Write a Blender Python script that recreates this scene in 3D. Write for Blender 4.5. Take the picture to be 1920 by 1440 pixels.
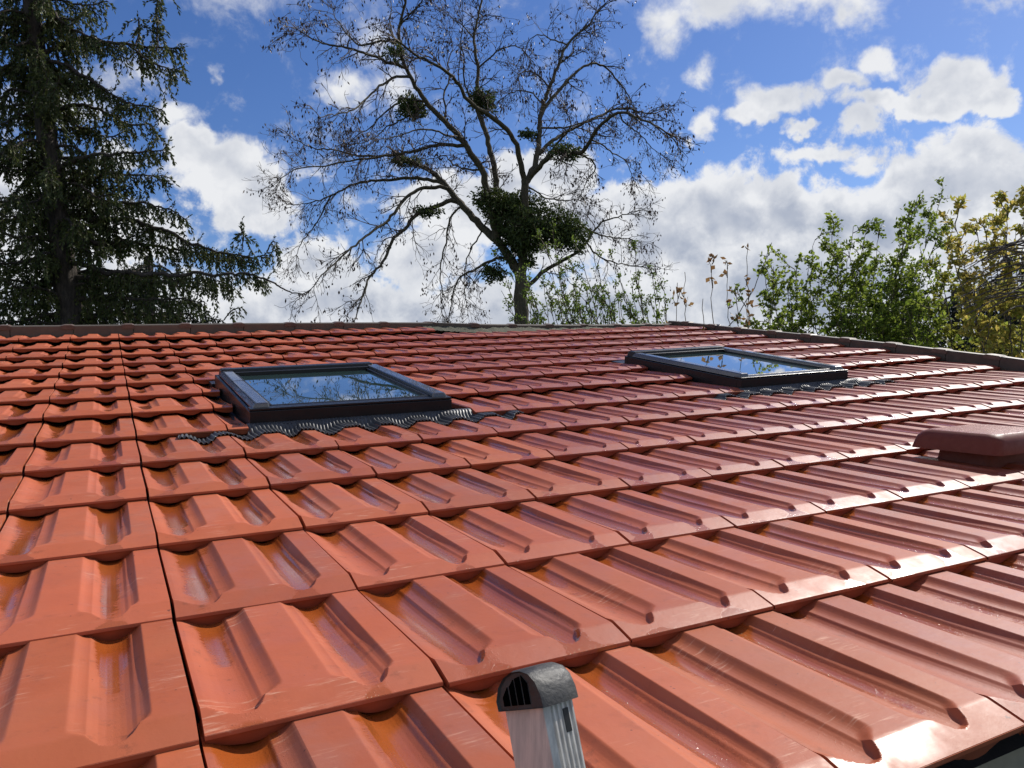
import bpy, math, random
import numpy as np
from mathutils import Vector, Matrix
random.seed(7); rng = np.random.default_rng(7)
sc = bpy.context.scene
for o in list(bpy.data.objects): bpy.data.objects.remove(o)
COL = sc.collection
RAD = math.radians

# ------------------------------------------------------------------ frames
PITCH = RAD(11.0)                       # pitch of the roof
EAVE_Z = 2.7                            # height of the lowest courses over the garden
cp, sp = math.cos(PITCH), math.sin(PITCH)
ROOF = Matrix(((1, 0, 0, 0), (0, cp, -sp, 0), (0, sp, cp, EAVE_Z), (0, 0, 0, 1)))   # roof (along, up the slope, normal) -> world
def RP(u, v, n): return ROOF @ Vector((u, v, n))

# ------------------------------------------------------------------ camera
F_PX = 1437.16 / 1920.0
RC = Matrix(((0.8840318913143645, -0.4662321456238576, 0.03339463319340343),
             (0.03247655841422408, 0.13253606211996946, 0.9906459838869277),
             (-0.46629699580065415, -0.8746781000029128, 0.13230772117521694)))
CAM_ROOF = Vector((-0.06769867803613872, -0.727844536519705, 0.45056539123347633))
cam_d = bpy.data.cameras.new('camera'); cam = bpy.data.objects.new('camera', cam_d); COL.objects.link(cam)
cam_d.sensor_fit = 'HORIZONTAL'; cam_d.sensor_width = 36; cam_d.lens = 36 * F_PX
cam_d.clip_start = 0.02; cam_d.clip_end = 3000
mw = (ROOF.to_3x3() @ RC.transposed()).to_4x4(); mw.translation = ROOF @ CAM_ROOF
cam.matrix_world = mw
sc.camera = cam
CAM = mw.translation.copy(); CR = mw.to_3x3()
FWD = CR @ Vector((0, 0, -1))
def ray(x, y):                          # direction seen at a place of the photograph, unit depth
    return CR @ Vector(((x - 960) / 1437.16, -(y - 720) / 1437.16, -1))
def at(x, y, d): return CAM + ray(x, y) * d

# ------------------------------------------------------------------ light
SUN_AZ, SUN_EL = RAD(76), RAD(42)       # azimuth from +Y towards +X
sdir = Vector((math.sin(SUN_AZ) * math.cos(SUN_EL), math.cos(SUN_AZ) * math.cos(SUN_EL), math.sin(SUN_EL)))
sl = bpy.data.lights.new('sun', 'SUN'); sl.energy = 5.0; sl.angle = RAD(0.55); sl.color = (1, .95, .87)
so = bpy.data.objects.new('sun', sl); COL.objects.link(so)
so.rotation_euler = sdir.to_track_quat('Z', 'Y').to_euler(); so.location = (20, 20, 30)
sc.view_settings.view_transform = 'Standard'; sc.view_settings.look = 'None'
sc.cycles.max_bounces = 4; sc.cycles.diffuse_bounces = 2; sc.cycles.glossy_bounces = 3; sc.cycles.transmission_bounces = 2; sc.cycles.caustics_reflective = False; sc.cycles.caustics_refractive = False
sc.view_settings.exposure = 0.08; sc.view_settings.gamma = 1.0

# ------------------------------------------------------------------ node helpers
class NT:
    def __init__(s, nt): s.nt = nt; s.n = nt.nodes; s.l = nt.links
    def put(s, sock, v):
        if v is None: return
        if hasattr(v, 'is_linked') or isinstance(v, bpy.types.NodeSocket): s.l.new(v, sock)
        else:
            try: sock.default_value = v
            except Exception: sock.default_value = (v[0], v[1], v[2], 1) if len(v) == 3 else v
    def node(s, t, **kw):
        n = s.n.new(t)
        for k, v in kw.items(): setattr(n, k, v)
        return n
    def math(s, op, a, b=None, c=None, clamp=False):
        n = s.node('ShaderNodeMath', operation=op); n.use_clamp = clamp
        s.put(n.inputs[0], a); s.put(n.inputs[1], b); s.put(n.inputs[2], c); return n.outputs[0]
    def vmath(s, op, a, b=None, scale=None):
        n = s.node('ShaderNodeVectorMath', operation=op)
        s.put(n.inputs[0], a); s.put(n.inputs[1], b)
        if scale is not None: s.put(n.inputs['Scale'], scale)
        return n.outputs['Value'] if op in ('LENGTH', 'DOT_PRODUCT', 'DISTANCE') else n.outputs['Vector']
    def noise(s, vec, scale, detail=3, rough=.5, dist=0.0):
        n = s.node('ShaderNodeTexNoise'); s.put(n.inputs['Vector'], vec)
        n.inputs['Scale'].default_value = scale; n.inputs['Detail'].default_value = detail
        n.inputs['Roughness'].default_value = rough; n.inputs['Distortion'].default_value = dist
        return n.outputs['Fac']
    def noisec(s, vec, scale, detail=3, rough=.5):
        n = s.node('ShaderNodeTexNoise'); s.put(n.inputs['Vector'], vec)
        n.inputs['Scale'].default_value = scale; n.inputs['Detail'].default_value = detail
        n.inputs['Roughness'].default_value = rough; return n.outputs['Color']
    def ramp(s, v, a, b, lo=0.0, hi=1.0, smooth=True):
        n = s.node('ShaderNodeMapRange'); n.interpolation_type = 'SMOOTHSTEP' if smooth else 'LINEAR'
        s.put(n.inputs['Value'], v); s.put(n.inputs['From Min'], a); s.put(n.inputs['From Max'], b)
        s.put(n.inputs['To Min'], lo); s.put(n.inputs['To Max'], hi); return n.outputs['Result']
    def mix(s, f, a, b, blend='MIX'):
        n = s.node('ShaderNodeMix', data_type='RGBA', blend_type=blend)
        s.put(n.inputs['Factor'], f); s.put(n.inputs['A'], None); s.put(n.inputs[6], a); s.put(n.inputs[7], b)
        return n.outputs[2]
    def mapping(s, v, scale=(1, 1, 1), loc=(0, 0, 0), rot=(0, 0, 0), typ='POINT'):
        n = s.node('ShaderNodeMapping', vector_type=typ); s.put(n.inputs['Vector'], v)
        n.inputs['Location'].default_value = loc; n.inputs['Rotation'].default_value = rot
        n.inputs['Scale'].default_value = scale; return n.outputs['Vector']
    def attr(s, name):
        n = s.node('ShaderNodeAttribute'); n.attribute_name = name; return n.outputs['Fac']
def c4(c): return (c[0], c[1], c[2], 1)
def new_mat(name):
    m = bpy.data.materials.new(name); m.use_nodes = True
    t = NT(m.node_tree); b = [n for n in t.n if n.type == 'BSDF_PRINCIPLED'][0]
    return m, t, b

# ------------------------------------------------------------------ world: sky with clouds
W = bpy.data.worlds.new('World'); sc.world = W; W.use_nodes = True
wt = NT(W.node_tree)
for n in list(wt.n): wt.n.remove(n)
# clouds: (x, y, rx, ry, weight) seen in the photograph, turned into directions of the sky
BL = [(432, 325, 120, 95, 1), (395, 300, 80, 60, 1), (480, 385, 95, 75, 1), (360, 270, 50, 40, .9), (225, 295, 45, 40, .8), (60, 380, 150, 130, .9),
      (250, 440, 120, 70, .9), (150, 560, 300, 90, .95), (600, 500, 110, 60, .75), (640, 580, 420, 80, .9), (800, 470, 150, 80, .8), (800, 380, 110, 45, .6),
      (1040, 335, 85, 62, 1), (960, 330, 50, 45, .9), (900, 400, 140, 80, .9), (1080, 430, 150, 90, 1),
      (1240, 450, 170, 135, 1), (1370, 400, 140, 115, 1.05), (1470, 410, 130, 105, 1.05), (1560, 430, 110, 90, 1), (1200, 370, 80, 50, .9),
      (1800, 350, 165, 125, 1.1), (1720, 400, 130, 100, 1.1), (1900, 360, 120, 90, 1), (1660, 430, 130, 90, 1), (1500, 540, 500, 140, 1.15), (1000, 600, 600, 90, 1),
      (1900, 560, 400, 160, 1.1),
      (1330, 0, 120, 62, .95), (1450, -25, 230, 80, 1), (1250, 45, 55, 60, .8), (1570, -5, 120, 45, .9), (1180, -10, 150, 42, .5),
      (1465, 190, 84, 48, .84), (1420, 222, 60, 28, .78), (1500, 245, 42, 18, .7), (1650, 118, 50, 40, .74), (1580, 155, 66, 26, .66),
      (1805, 158, 112, 62, 1), (1860, 188, 90, 40, .95), (1740, 198, 110, 34, .95), (1640, 190, 90, 26, .72), (1625, 225, 48, 36, .6),
      (1305, 130, 36, 34, .42), (1327, 232, 26, 40, .48), (1292, 262, 22, 14, .4), (1550, 285, 130, 20, .38), (1620, 310, 60, 30, .5),
      (700, 55, 58, 85, .56), (655, 160, 75, 46, .6), (745, 150, 60, 80, .46), (400, -20, 230, 44, .42), (250, 150, 110, 50, .42), (335, 215, 50, 32, .46),
      (390, 145, 14, 20, .4), (100, 200, 120, 60, .45), (1880, 0, 120, 20, .36)]
def dir_px(x, y): return ray(x, y).normalized()
g = bpy.data.node_groups.new('cloud_density', 'ShaderNodeTree')
g.interface.new_socket('Vector', in_out='INPUT', socket_type='NodeSocketVector')
g.interface.new_socket('Density', in_out='OUTPUT', socket_type='NodeSocketFloat')
gt = NT(g); gi = gt.node('NodeGroupInput'); go = gt.node('NodeGroupOutput')
V0 = gi.outputs[0]
warp = gt.vmath('SUBTRACT', gt.noisec(V0, 11, 4, .5), (.5, .5, .5))
warp2 = gt.vmath('SUBTRACT', gt.noisec(V0, 60, 3, .5), (.5, .5, .5))
Vw = gt.vmath('ADD', gt.vmath('ADD', V0, gt.vmath('SCALE', warp, scale=.070)), gt.vmath('SCALE', warp2, scale=.022))
acc = None
for (x, y, rx, ry, w) in BL:
    c = dir_px(x, y); ex = (dir_px(x + 5, y) - c).normalized(); ez = c; ey = ez.cross(ex).normalized(); ex = ey.cross(ez).normalized()
    M = Matrix((ex, ey, ez)).transposed().to_euler()
    k = 1 / 1437.16 / (1 + ((x - 960) / 1437.16) ** 2 * .5)
    Vi = Vw
    if acc is not None:                 # keeps the shader short of registers: each puff waits for the one before
        n_ = gt.node('ShaderNodeVectorMath', operation='MULTIPLY_ADD'); gt.l.new(acc, n_.inputs[0]); n_.inputs[1].default_value = (1e-7,) * 3; gt.l.new(Vw, n_.inputs[2]); Vi = n_.outputs[0]
    m = gt.mapping(Vi, scale=(rx * k * .98, ry * k * .98, 1.2), loc=c, rot=M, typ='TEXTURE')
    d = gt.math('MULTIPLY_ADD', gt.vmath('LENGTH', m), -w, w)
    acc = d if acc is None else gt.math('SMOOTH_MAX', acc, d, .12)
# the rest of the sky, away from the photograph: scattered cumulus
far = gt.noise(gt.mapping(V0, scale=(1, 1, 2.4)), 3.2, 7, .55)
ahead = gt.vmath('DOT_PRODUCT', V0, tuple(FWD))
farm = gt.math('MULTIPLY', gt.math('SUBTRACT', far, .46), gt.ramp(ahead, .72, .55, 0, 4.0))
acc = gt.math('MAXIMUM', acc, farm)
bil = gt.noise(V0, 22, 8, .64, .25)
wisp = gt.noise(V0, 95, 3, .65)
den = gt.math('ADD', acc, gt.math('MULTIPLY', gt.math('SUBTRACT', bil, .5), 1.15))
den = gt.math('ADD', den, gt.math('MULTIPLY', gt.math('SUBTRACT', wisp, .5), .16))
gt.l.new(den, go.inputs[0])
tc = wt.node('ShaderNodeTexCoord'); gen = wt.vmath('NORMALIZE', tc.outputs['Generated'])
def dens(v):
    n = wt.node('ShaderNodeGroup'); n.node_tree = g; wt.put(n.inputs[0], v); return n.outputs[0]
d0 = dens(gen)
up_lit = (CR @ Vector((.45, .9, 0))).normalized()

sky = wt.node('ShaderNodeTexSky'); sky.sky_type = 'NISHITA'; sky.sun_disc = False
sky.sun_elevation = SUN_EL; sky.sun_rotation = SUN_AZ; sky.altitude = 300; sky.air_density = 1.0; sky.dust_density = .25; sky.ozone_density = 2.5
hs = wt.node('ShaderNodeHueSaturation'); hs.inputs['Hue'].default_value = .514; hs.inputs['Saturation'].default_value = 1.24; hs.inputs['Value'].default_value = 1.16
wt.l.new(sky.outputs[0], hs.inputs['Color'])
sep = wt.node('ShaderNodeSeparateXYZ'); wt.l.new(gen, sep.inputs[0])
cover = wt.ramp(d0, .02, wt.ramp(sep.outputs['Z'], .30, .46, .30, .74, smooth=False))
low = wt.ramp(sep.outputs['Z'], .42, .14, .12, 1.0)       # the low banks show their shaded bases
thick = wt.math('MULTIPLY', wt.ramp(d0, .30, .95), low)
b0 = wt.noise(gen, 12, 5, .5); b1 = wt.noise(wt.vmath('ADD', gen, tuple(up_lit * .025)), 12, 5, .5)
lit = wt.ramp(wt.math('SUBTRACT', b0, b1), -.10, .14)
bright = wt.math('ADD', wt.math('MULTIPLY', lit, .38), wt.math('MULTIPLY', wt.math('SUBTRACT', 1.0, thick), .74), clamp=True)
detail = wt.noise(gen, 30, 3, .5)
bright = wt.math('ADD', bright, wt.math('MULTIPLY', wt.math('SUBTRACT', detail, .5), .55), clamp=True)
ccol = wt.mix(bright, c4((3.9, 4.4, 5.5)), c4((9.0, 9.1, 9.3)))
final = wt.mix(wt.math('MULTIPLY', cover, .97), hs.outputs[0], ccol)
bg = wt.node('ShaderNodeBackground'); wt.l.new(final, bg.inputs['Color']); bg.inputs['Strength'].default_value = .090
wo = wt.node('ShaderNodeOutputWorld'); wt.l.new(bg.outputs[0], wo.inputs['Surface'])
W.cycles.sampling_method = 'MANUAL'; W.cycles.sample_map_resolution = 512

# ------------------------------------------------------------------ materials
def mat_tile(name='glazed_terracotta', wetness=0.0, dull=1.0):
    m, t, b = new_mat(name)
    tco = t.node('ShaderNodeTexCoord'); oi = t.node('ShaderNodeObjectInfo')
    r = oi.outputs['Random']
    off = t.vmath('SCALE', (13.1, 7.7, 5.3), scale=t.math('MULTIPLY', r, 40.0))
    P = t.vmath('ADD', tco.outputs['Object'], off)
    r2 = t.math('FRACT', t.math('MULTIPLY', r, 17.31)); r3 = t.math('FRACT', t.math('MULTIPLY', r, 53.7))
    prof = t.attr('prof'); yy = t.attr('yy'); side = t.attr('side')
    big = t.noise(P, 7, 3, .5); fine = t.noise(P, 160, 4, .6); mid = t.noise(P, 28, 4, .6)
    dry = t.mix(t.ramp(big, .3, .7), c4((.415, .098, .034)), c4((.45, .128, .052)))
    dry = t.mix(t.math('MULTIPLY', t.ramp(r2, .0, 1.0, smooth=False), .6), dry, c4((.40, .100, .052)))
    dry = t.mix(t.math('MULTIPLY', t.ramp(mid, .35, .75), .45), dry, c4((.46, .105, .042)))
    val = t.math('ADD', t.math('MULTIPLY', t.math('FRACT', t.math('MULTIPLY', r, 91.7)), .26), .85)
    dry = t.mix(1.0, dry, t.vmath('SCALE', (1, 1, 1), scale=val), 'MULTIPLY')
    dull_ = t.math('MULTIPLY', t.ramp(t.noise(P, 4.5, 5, .65), .50, .68), t.ramp(r3, .1, .9, .15, .75))
    dry = t.mix(dull_, dry, c4((.33, .115, .075)))
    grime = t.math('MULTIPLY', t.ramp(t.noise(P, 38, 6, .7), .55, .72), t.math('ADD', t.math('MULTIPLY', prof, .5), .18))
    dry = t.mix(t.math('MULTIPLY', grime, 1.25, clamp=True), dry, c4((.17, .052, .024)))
    # pale bloom and streaks across the clay
    st = t.noise(t.mapping(P, scale=(7, 60, 7)), 3.2, 4, .65)
    st2 = t.noise(t.mapping(P, scale=(1, 1, 1)), 9, 2, .5)
    streak = t.math('MULTIPLY', t.ramp(st, .53, .72), t.ramp(st2, .5, .68))
    dry = t.mix(t.math('MULTIPLY', streak, .62), dry, c4((.70, .40, .27)))
    scr = t.math('MULTIPLY', t.ramp(t.noise(t.mapping(P, scale=(18, 230, 18)), 1.0, 3, .7), .66, .72), t.ramp(t.noise(P, 17, 2, .5), .55, .7))
    dry = t.mix(t.math('MULTIPLY', scr, .75), dry, c4((.72, .47, .36)))
    spk = t.ramp(t.noise(P, 120, 2, .5), .735, .765)
    dry = t.mix(t.math('MULTIPLY', spk, .8), dry, c4((.12, .04, .025)))
    # worn pale arrises
    geo = t.node('ShaderNodeNewGeometry')
    edge = t.math('MULTIPLY', t.ramp(side, .5, 1.0), t.ramp(mid, .42, .62))
    dry = t.mix(t.math('MULTIPLY', edge, .55), dry, c4((.72, .42, .30)))
    # bare, damp clay of the front edges and undersides, with their shade painted in
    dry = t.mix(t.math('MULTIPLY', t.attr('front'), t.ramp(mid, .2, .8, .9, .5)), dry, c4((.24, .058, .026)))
    # water lying in the troughs and along the lip
    jag = t.noise(t.mapping(P, scale=(4, 150, 4)), 1.0, 4, .7)
    jag2 = t.noise(P, 55, 3, .6)
    wn = t.noise(t.mapping(P, scale=(10, 5, 5)), 1.0, 3, .5)
    amt = t.math('ADD', t.math('MULTIPLY', prof, .60), t.math('MULTIPLY', yy, .30))
    amt = t.math('ADD', amt, t.math('MULTIPLY', t.math('SUBTRACT', wn, .5), 1.15))
    amt = t.math('ADD', amt, t.math('MULTIPLY', t.math('SUBTRACT', jag, .5), .22))
    amt = t.math('ADD', amt, t.math('MULTIPLY', t.math('SUBTRACT', jag2, .5), .16))
    lipw = t.math('MULTIPLY', t.ramp(yy, .05, .0), t.ramp(wn, .40, .6, 0, .42))
    amt = t.math('ADD', amt, lipw)
    ox = t.node('ShaderNodeSeparateXYZ'); t.l.new(tco.outputs['Object'], ox.inputs[0])
    amt = t.math('ADD', amt, t.math('MULTIPLY', t.math('MULTIPLY', t.ramp(ox.outputs['X'], .12, .15), prof), .13))
    amt = t.math('ADD', amt, t.math('MULTIPLY', t.math('SUBTRACT', r3, .5), .42))
    wet = t.ramp(amt, .60 - wetness, .76 - wetness)
    wcol = t.mix(t.ramp(big, .35, .65), c4((.33, .070, .010)), c4((.38, .095, .020)))
    loc = t.node('ShaderNodeSeparateXYZ'); t.l.new(oi.outputs['Location'], loc.inputs[0])
    rain = t.math('MULTIPLY', t.ramp(t.math('ADD', loc.outputs['X'], t.math('MULTIPLY', r2, .8)), .3, 2.3), t.ramp(t.math('ADD', loc.outputs['Y'], 0.0), 5.5, 2.5, .55, 1.0))   # the right of the roof is still damp from the rain
    dry = t.mix(t.math('MULTIPLY', rain, t.ramp(big, .2, .7, .55, .9)), dry, c4((.26, .056, .034)))
    col = t.mix(wet, dry, wcol)
    t.l.new(col, b.inputs['Base Color'])
    rough = t.mix(wet, t.mix(rain, t.mix(mid, c4((.44,) * 3), c4((.60,) * 3)), t.mix(mid, c4((.44,) * 3), c4((.60,) * 3))), c4((.13,) * 3))
    t.l.new(rough, b.inputs['Roughness'])
    b.inputs['Specular IOR Level'].default_value = .27
    damp = t.math('MULTIPLY', t.ramp(t.noise(P, 11, 4, .6), .42, .66), .38)
    film = t.ramp(t.math('ADD', t.noise(P, 30, 6, .68), t.math('MULTIPLY', rain, .10)), .53, .62)
    t.l.new(t.math('MAXIMUM', t.math('ADD', t.math('MULTIPLY', damp, .6), t.math('MULTIPLY', film, t.math('MULTIPLY', rain, .38))), wet), b.inputs['Coat Weight']); b.inputs['Coat Roughness'].default_value = .21
    bump = t.node('ShaderNodeBump'); bump.inputs['Strength'].default_value = .35; bump.inputs['Distance'].default_value = .0012
    drops = t.ramp(t.noise(P, 420, 1, .5), .60, .68)
    h = t.math('ADD', t.math('MULTIPLY', t.noise(P, 60, 5, .6), .9), t.math('MULTIPLY', fine, .25))
    h = t.math('ADD', h, t.math('MULTIPLY', t.math('MULTIPLY', drops, t.ramp(amt, .45, .62)), .5))
    t.l.new(h, bump.inputs['Height']); t.l.new(bump.outputs[0], b.inputs['Normal'])
    return m
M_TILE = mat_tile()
def simple(name, col, rough=.5, metal=0.0, var=.25, scale=20, bump=.2, spec=.5, col2=None, stretch=(1, 1, 1), coat=0, bdist=.002):
    m, t, b = new_mat(name)
    tco = t.node('ShaderNodeTexCoord'); P = t.mapping(tco.outputs['Object'], scale=stretch)
    n1 = t.noise(P, scale, 5, .6); n2 = t.noise(P, scale * .17, 3, .5)
    d = col2 or tuple(c * (1 - var) for c in col)
    c = t.mix(t.ramp(n1, .3, .7), c4(col), c4(d))
    c = t.mix(t.math('MULTIPLY', t.ramp(n2, .4, .7), .4), c, c4(tuple(x * (1 - var * .8) for x in col)))
    t.l.new(c, b.inputs['Base Color'])
    rr = t.ramp(n1, .2, .8, max(rough - .08, .03), min(rough + .1, 1)); t.l.new(rr, b.inputs['Roughness'])
    b.inputs['Metallic'].default_value = metal; b.inputs['Specular IOR Level'].default_value = spec
    b.inputs['Coat Weight'].default_value = coat
    if bump:
        bp = t.node('ShaderNodeBump'); bp.inputs['Strength'].default_value = bump; bp.inputs['Distance'].default_value = bdist
        t.l.new(t.noise(P, scale * 3, 4, .6), bp.inputs['Height']); t.l.new(bp.outputs[0], b.inputs['Normal'])
    return m
M_FRAME = simple('anthracite_aluminium', (.012, .013, .015), .33, 0, .2, 60, .03, spec=.3)
M_CLAD = simple('lacquered_cladding', (.085, .085, .092), .26, .3, .05, 60, 0, coat=.6)
M_FRAMED = simple('black_rubber_seal', (.008, .008, .009), .45, 0, .2, 60, .05)
M_LEAD = simple('ribbed_black_flashing', (.075, .077, .082), .45, .0, .3, 60, .1)
M_COVER = simple('brown_ridge_cover', (.115, .092, .068), .6, 0, .35, 26, .25, col2=(.10, .082, .062))
M_VERGE = simple('brown_verge_cover', (.085, .062, .045), .55, 0, .3, 22, .2)
M_COLLAR = simple('reddish_collar', (.135, .088, .064), .55, 0, .35, 30, .2)
M_MORTAR = simple('grey_green_mortar', (.12, .11, .078), .95, 0, .5, 70, .9, col2=(.08, .085, .05), bdist=.006)
M_DECK = simple('roofing_felt', (.02, .017, .015), .9, 0, .3, 30, .3)
M_RENDER = simple('pale_render', (.55, .52, .46), .9, 0, .12, 40, .4)
M_GUTTER = simple('dark_zinc', (.018, .019, .02), .5, .3, .3, 40, .1)
M_GRASS = simple('garden_lawn', (.035, .06, .015), .95, 0, .5, 4, .8, bdist=.05)
M_BARK = simple('mossy_bark', (.115, .09, .055), .9, 0, .5, 30, .9, col2=(.06, .055, .028), stretch=(1, 1, .25), bdist=.02)
M_BARKD = simple('spruce_bark', (.085, .066, .052), .9, 0, .5, 30, .9, col2=(.03, .024, .02), stretch=(1, 1, .3), bdist=.02)
M_TWIG = simple('twig_bark', (.095, .068, .05), .85, 0, .3, 30, .2)
M_STEM = simple('green_brown_stem', (.085, .07, .035), .8, 0, .4, 30, .2)
M_STEMG = simple('grey_branch', (.12, .10, .085), .85, 0, .4, 30, .3)
M_CAPB = simple('scuffed_rubber', (.016, .016, .016), .55, 0, .5, 60, .5, col2=(.045, .043, .041), bdist=.0015)
M_ALU = simple('scratched_aluminium', (.70, .66, .60), .45, .25, .35, 200, .25, stretch=(1, 1, .12), bdist=.0006)
M_HOLE = simple('dark_hollow', (.002, .002, .002), 1.0, 0, .1, 20, 0, spec=0)
M_ALUD = simple('dull_aluminium', (.40, .39, .39), .30, .8, .25, 80, .12, stretch=(1, 1, .3), bdist=.0005)
M_VENT = simple('brown_plastic', (.16, .038, .022), .5, 0, .12, 60, .1, spec=.25)
def vent_top():
    m, t, b = new_mat('wet_plastic_sunlit')
    tco = t.node('ShaderNodeTexCoord'); P = tco.outputs['Object']
    b.inputs['Base Color'].default_value = c4((.34, .11, .075)); b.inputs['Roughness'].default_value = .35  # lighter than the hood sides: sun on the top put into the colour
    bp = t.node('ShaderNodeBump'); bp.inputs['Strength'].default_value = 1.0; bp.inputs['Distance'].default_value = .0022
    dr = t.ramp(t.noise(P, 260, 2, .6), .52, .64)
    t.l.new(dr, bp.inputs['Height']); t.l.new(bp.outputs[0], b.inputs['Normal']); return m
M_VENTT = vent_top()
def glass():
    m, t, b = new_mat('dark_window_glass')
    b.inputs['Base Color'].default_value = c4((.030, .065, .062)); b.inputs['Roughness'].default_value = .015
    b.inputs['IOR'].default_value = 1.75; b.inputs['Specular IOR Level'].default_value = .9
    b.inputs['Coat Weight'].default_value = 1.0; b.inputs['Coat Roughness'].default_value = .01; b.inputs['Coat IOR'].default_value = 1.6
    return m
M_GLASS = glass()
def leafmat(name, a, bcol, trans=.35, rough=.5):
    m, t, b = new_mat(name)
    rnd = t.attr('rnd'); tco = t.node('ShaderNodeTexCoord')
    n = t.noise(tco.outputs['Object'], 1.6, 3, .5)
    f = t.math('ADD', t.math('MULTIPLY', rnd, .7), t.math('MULTIPLY', t.math('SUBTRACT', n, .5), 1.2), clamp=True)
    c = t.mix(f, c4(a), c4(bcol)); t.l.new(c, b.inputs['Base Color']); b.inputs['Roughness'].default_value = rough
    b.inputs['Specular IOR Level'].default_value = .3
    tr = t.node('ShaderNodeBsdfTranslucent'); t.l.new(c, tr.inputs['Color'])
    mx = t.node('ShaderNodeMixShader'); mx.inputs[0].default_value = trans
    t.l.new(b.outputs[0], mx.inputs[1]); t.l.new(tr.outputs[0], mx.inputs[2])
    out = [n for n in t.n if n.type == 'OUTPUT_MATERIAL'][0]; t.l.new(mx.outputs[0], out.inputs['Surface'])
    return m
L_SPRUCE = leafmat('spruce_needles', (.040, .062, .020), (.135, .15, .04), .3)
L_MIST = leafmat('mistletoe_leaves', (.045, .070, .018), (.10, .125, .03), .35)
L_POD = leafmat('dry_pods', (.035, .02, .015), (.075, .042, .03), .1)
L_YOUNG = leafmat('young_leaves', (.10, .16, .025), (.20, .26, .05), .5)
L_GREEN = leafmat('hedge_leaves', (.10, .155, .02), (.32, .38, .06), .6)
L_YEL = leafmat('yellow_leaves', (.26, .30, .05), (.62, .44, .12), .6)
L_YELG = leafmat('yellow_green_leaves', (.16, .19, .03), (.42, .38, .07), .55)
L_DRY = leafmat('withered_leaves', (.22, .12, .05), (.30, .20, .08), .45)
L_DARK = leafmat('dark_conifer_needles', (.012, .02, .012), (.025, .04, .016), .1)

# ------------------------------------------------------------------ object helpers
def tag(o, label=None, cat=None, group=None, kind=None):
    if label: o['label'] = label
    if cat: o['category'] = cat
    if group: o['group'] = group
    if kind: o['kind'] = kind
    return o
def empty(name, loc, parent=None):
    o = bpy.data.objects.new(name, None); COL.objects.link(o); o.location = loc; o.empty_display_size = .1
    return o
def mesh(name, V, Fc, mat, parent=None, smooth=False, sharp=None, attrs=None):
    me = bpy.data.meshes.new(name)
    me.from_pydata([tuple(v) for v in V], [], [tuple(f) for f in Fc]); me.update()
    me.materials.append(mat)
    if smooth: me.polygons.foreach_set('use_smooth', [True] * len(me.polygons))
    if sharp: me.set_sharp_from_angle(angle=RAD(sharp))
    if attrs:
        for k, v in attrs.items():
            a = me.attributes.new(k, 'FLOAT', 'POINT'); a.data.foreach_set('value', np.asarray(v, dtype=np.float32))
    o = bpy.data.objects.new(name, me); COL.objects.link(o)
    if parent is not None: o.parent = parent
    return o
def rebase(root):
    """children were built in world coordinates: keep them where they are under a moved root"""
    bpy.context.view_layer.update()
    for ch in root.children: ch.matrix_parent_inverse = root.matrix_world.inverted()
def to_roof(V): return [ROOF @ Vector(v) for v in V]
def hexa(c):      # 8 corners -> box faces
    return list(c), [(0, 3, 2, 1), (4, 5, 6, 7), (0, 1, 5, 4), (1, 2, 6, 5), (2, 3, 7, 6), (3, 0, 4, 7)]
def box(u0, u1, v0, v1, n0, n1, top=None):
    t = top or (0, 0, 0, 0)
    return hexa([(u0, v0, n0), (u1, v0, n0), (u1, v1, n0), (u0, v1, n0),
                 (u0 + t[0], v0 + t[2], n1), (u1 - t[1], v0 + t[2], n1), (u1 - t[1], v1 - t[3], n1), (u0 + t[0], v1 - t[3], n1)])
def join(parts):
    V = []; Fc = []
    for v, f in parts:
        o = len(V); V += list(v); Fc += [tuple(i + o for i in q) for q in f]
    return V, Fc
def bevel(o, w=.003, seg=2):
    b = o.modifiers.new('b', 'BEVEL'); b.width = w; b.segments = seg; b.limit_method = 'ANGLE'; b.angle_limit = RAD(30)
    return o

# ------------------------------------------------------------------ roof surface (fitted courses)
TW = .25
VR = [-0.6576, -0.3350, 0.0, 0.3332, 0.6745, 1.016, 1.3565, 1.6946, 2.0292, 2.3618, 2.6945, 3.0267, 3.3573, 3.6843, 4.009, 4.333, 4.657]
NR = [.026, 0.0132, 0.0, -0.0192, -0.0306, -0.0372, -0.0396, -0.0382, -0.0262, -0.0201, -0.0171, -0.0133, -0.0074, 0.0, 0.0126, 0.0359, .060]
TR = [-.008, -0.005, -0.0018, 0.0011, 0.004, 0.0066, 0.0089, 0.0101, 0.0121, 0.0134, 0.0142, 0.0152, 0.0166, 0.0176, 0.0185, 0.0197, .021]
QR = [-.0006, 0.0003, 0.0012, 0.002, 0.0027, 0.0032, 0.0036, 0.0036, 0.0036, 0.0035, 0.0032, 0.0029, 0.0026, 0.0022, 0.0017, 0.0014, .0011]
def NS(u, v):
    f = lambda a: float(np.interp(v, VR, a))
    return f(NR) + f(TR) * u + f(QR) * u * u
def ss(a, b, x):
    t = min(max((x - a) / (b - a), 0), 1); return t * t * (3 - 2 * t)
EE = .334
PU = [0, .015, .035, .06, .09, .12, .15, .175, .20, .22, .24, .255, .258, .270, .285, .300, .315, .330, .342, .350, .545, .551, .560, .572, .586, .600, .612, .616, .632, .652, .680, .705, .73, .752, .772, .788, .791, .803, .816, .828, .837, .842, 1.0]
PS = [.18, .20, .27, .43, .66, .84, .95, .995, .99, .93, .80, .62, .60, .575, .53, .46, .35, .20, .07, 0, 0, .03, .11, .22, .31, .37, .40, .44, .62, .81, .96, 1.0, .985, .92, .80, .61, .59, .52, .39, .20, .05, 0, 0]
_ug = np.linspace(-.02, 1.02, 1041); _sg = np.interp(_ug, PU, PS)
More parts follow.
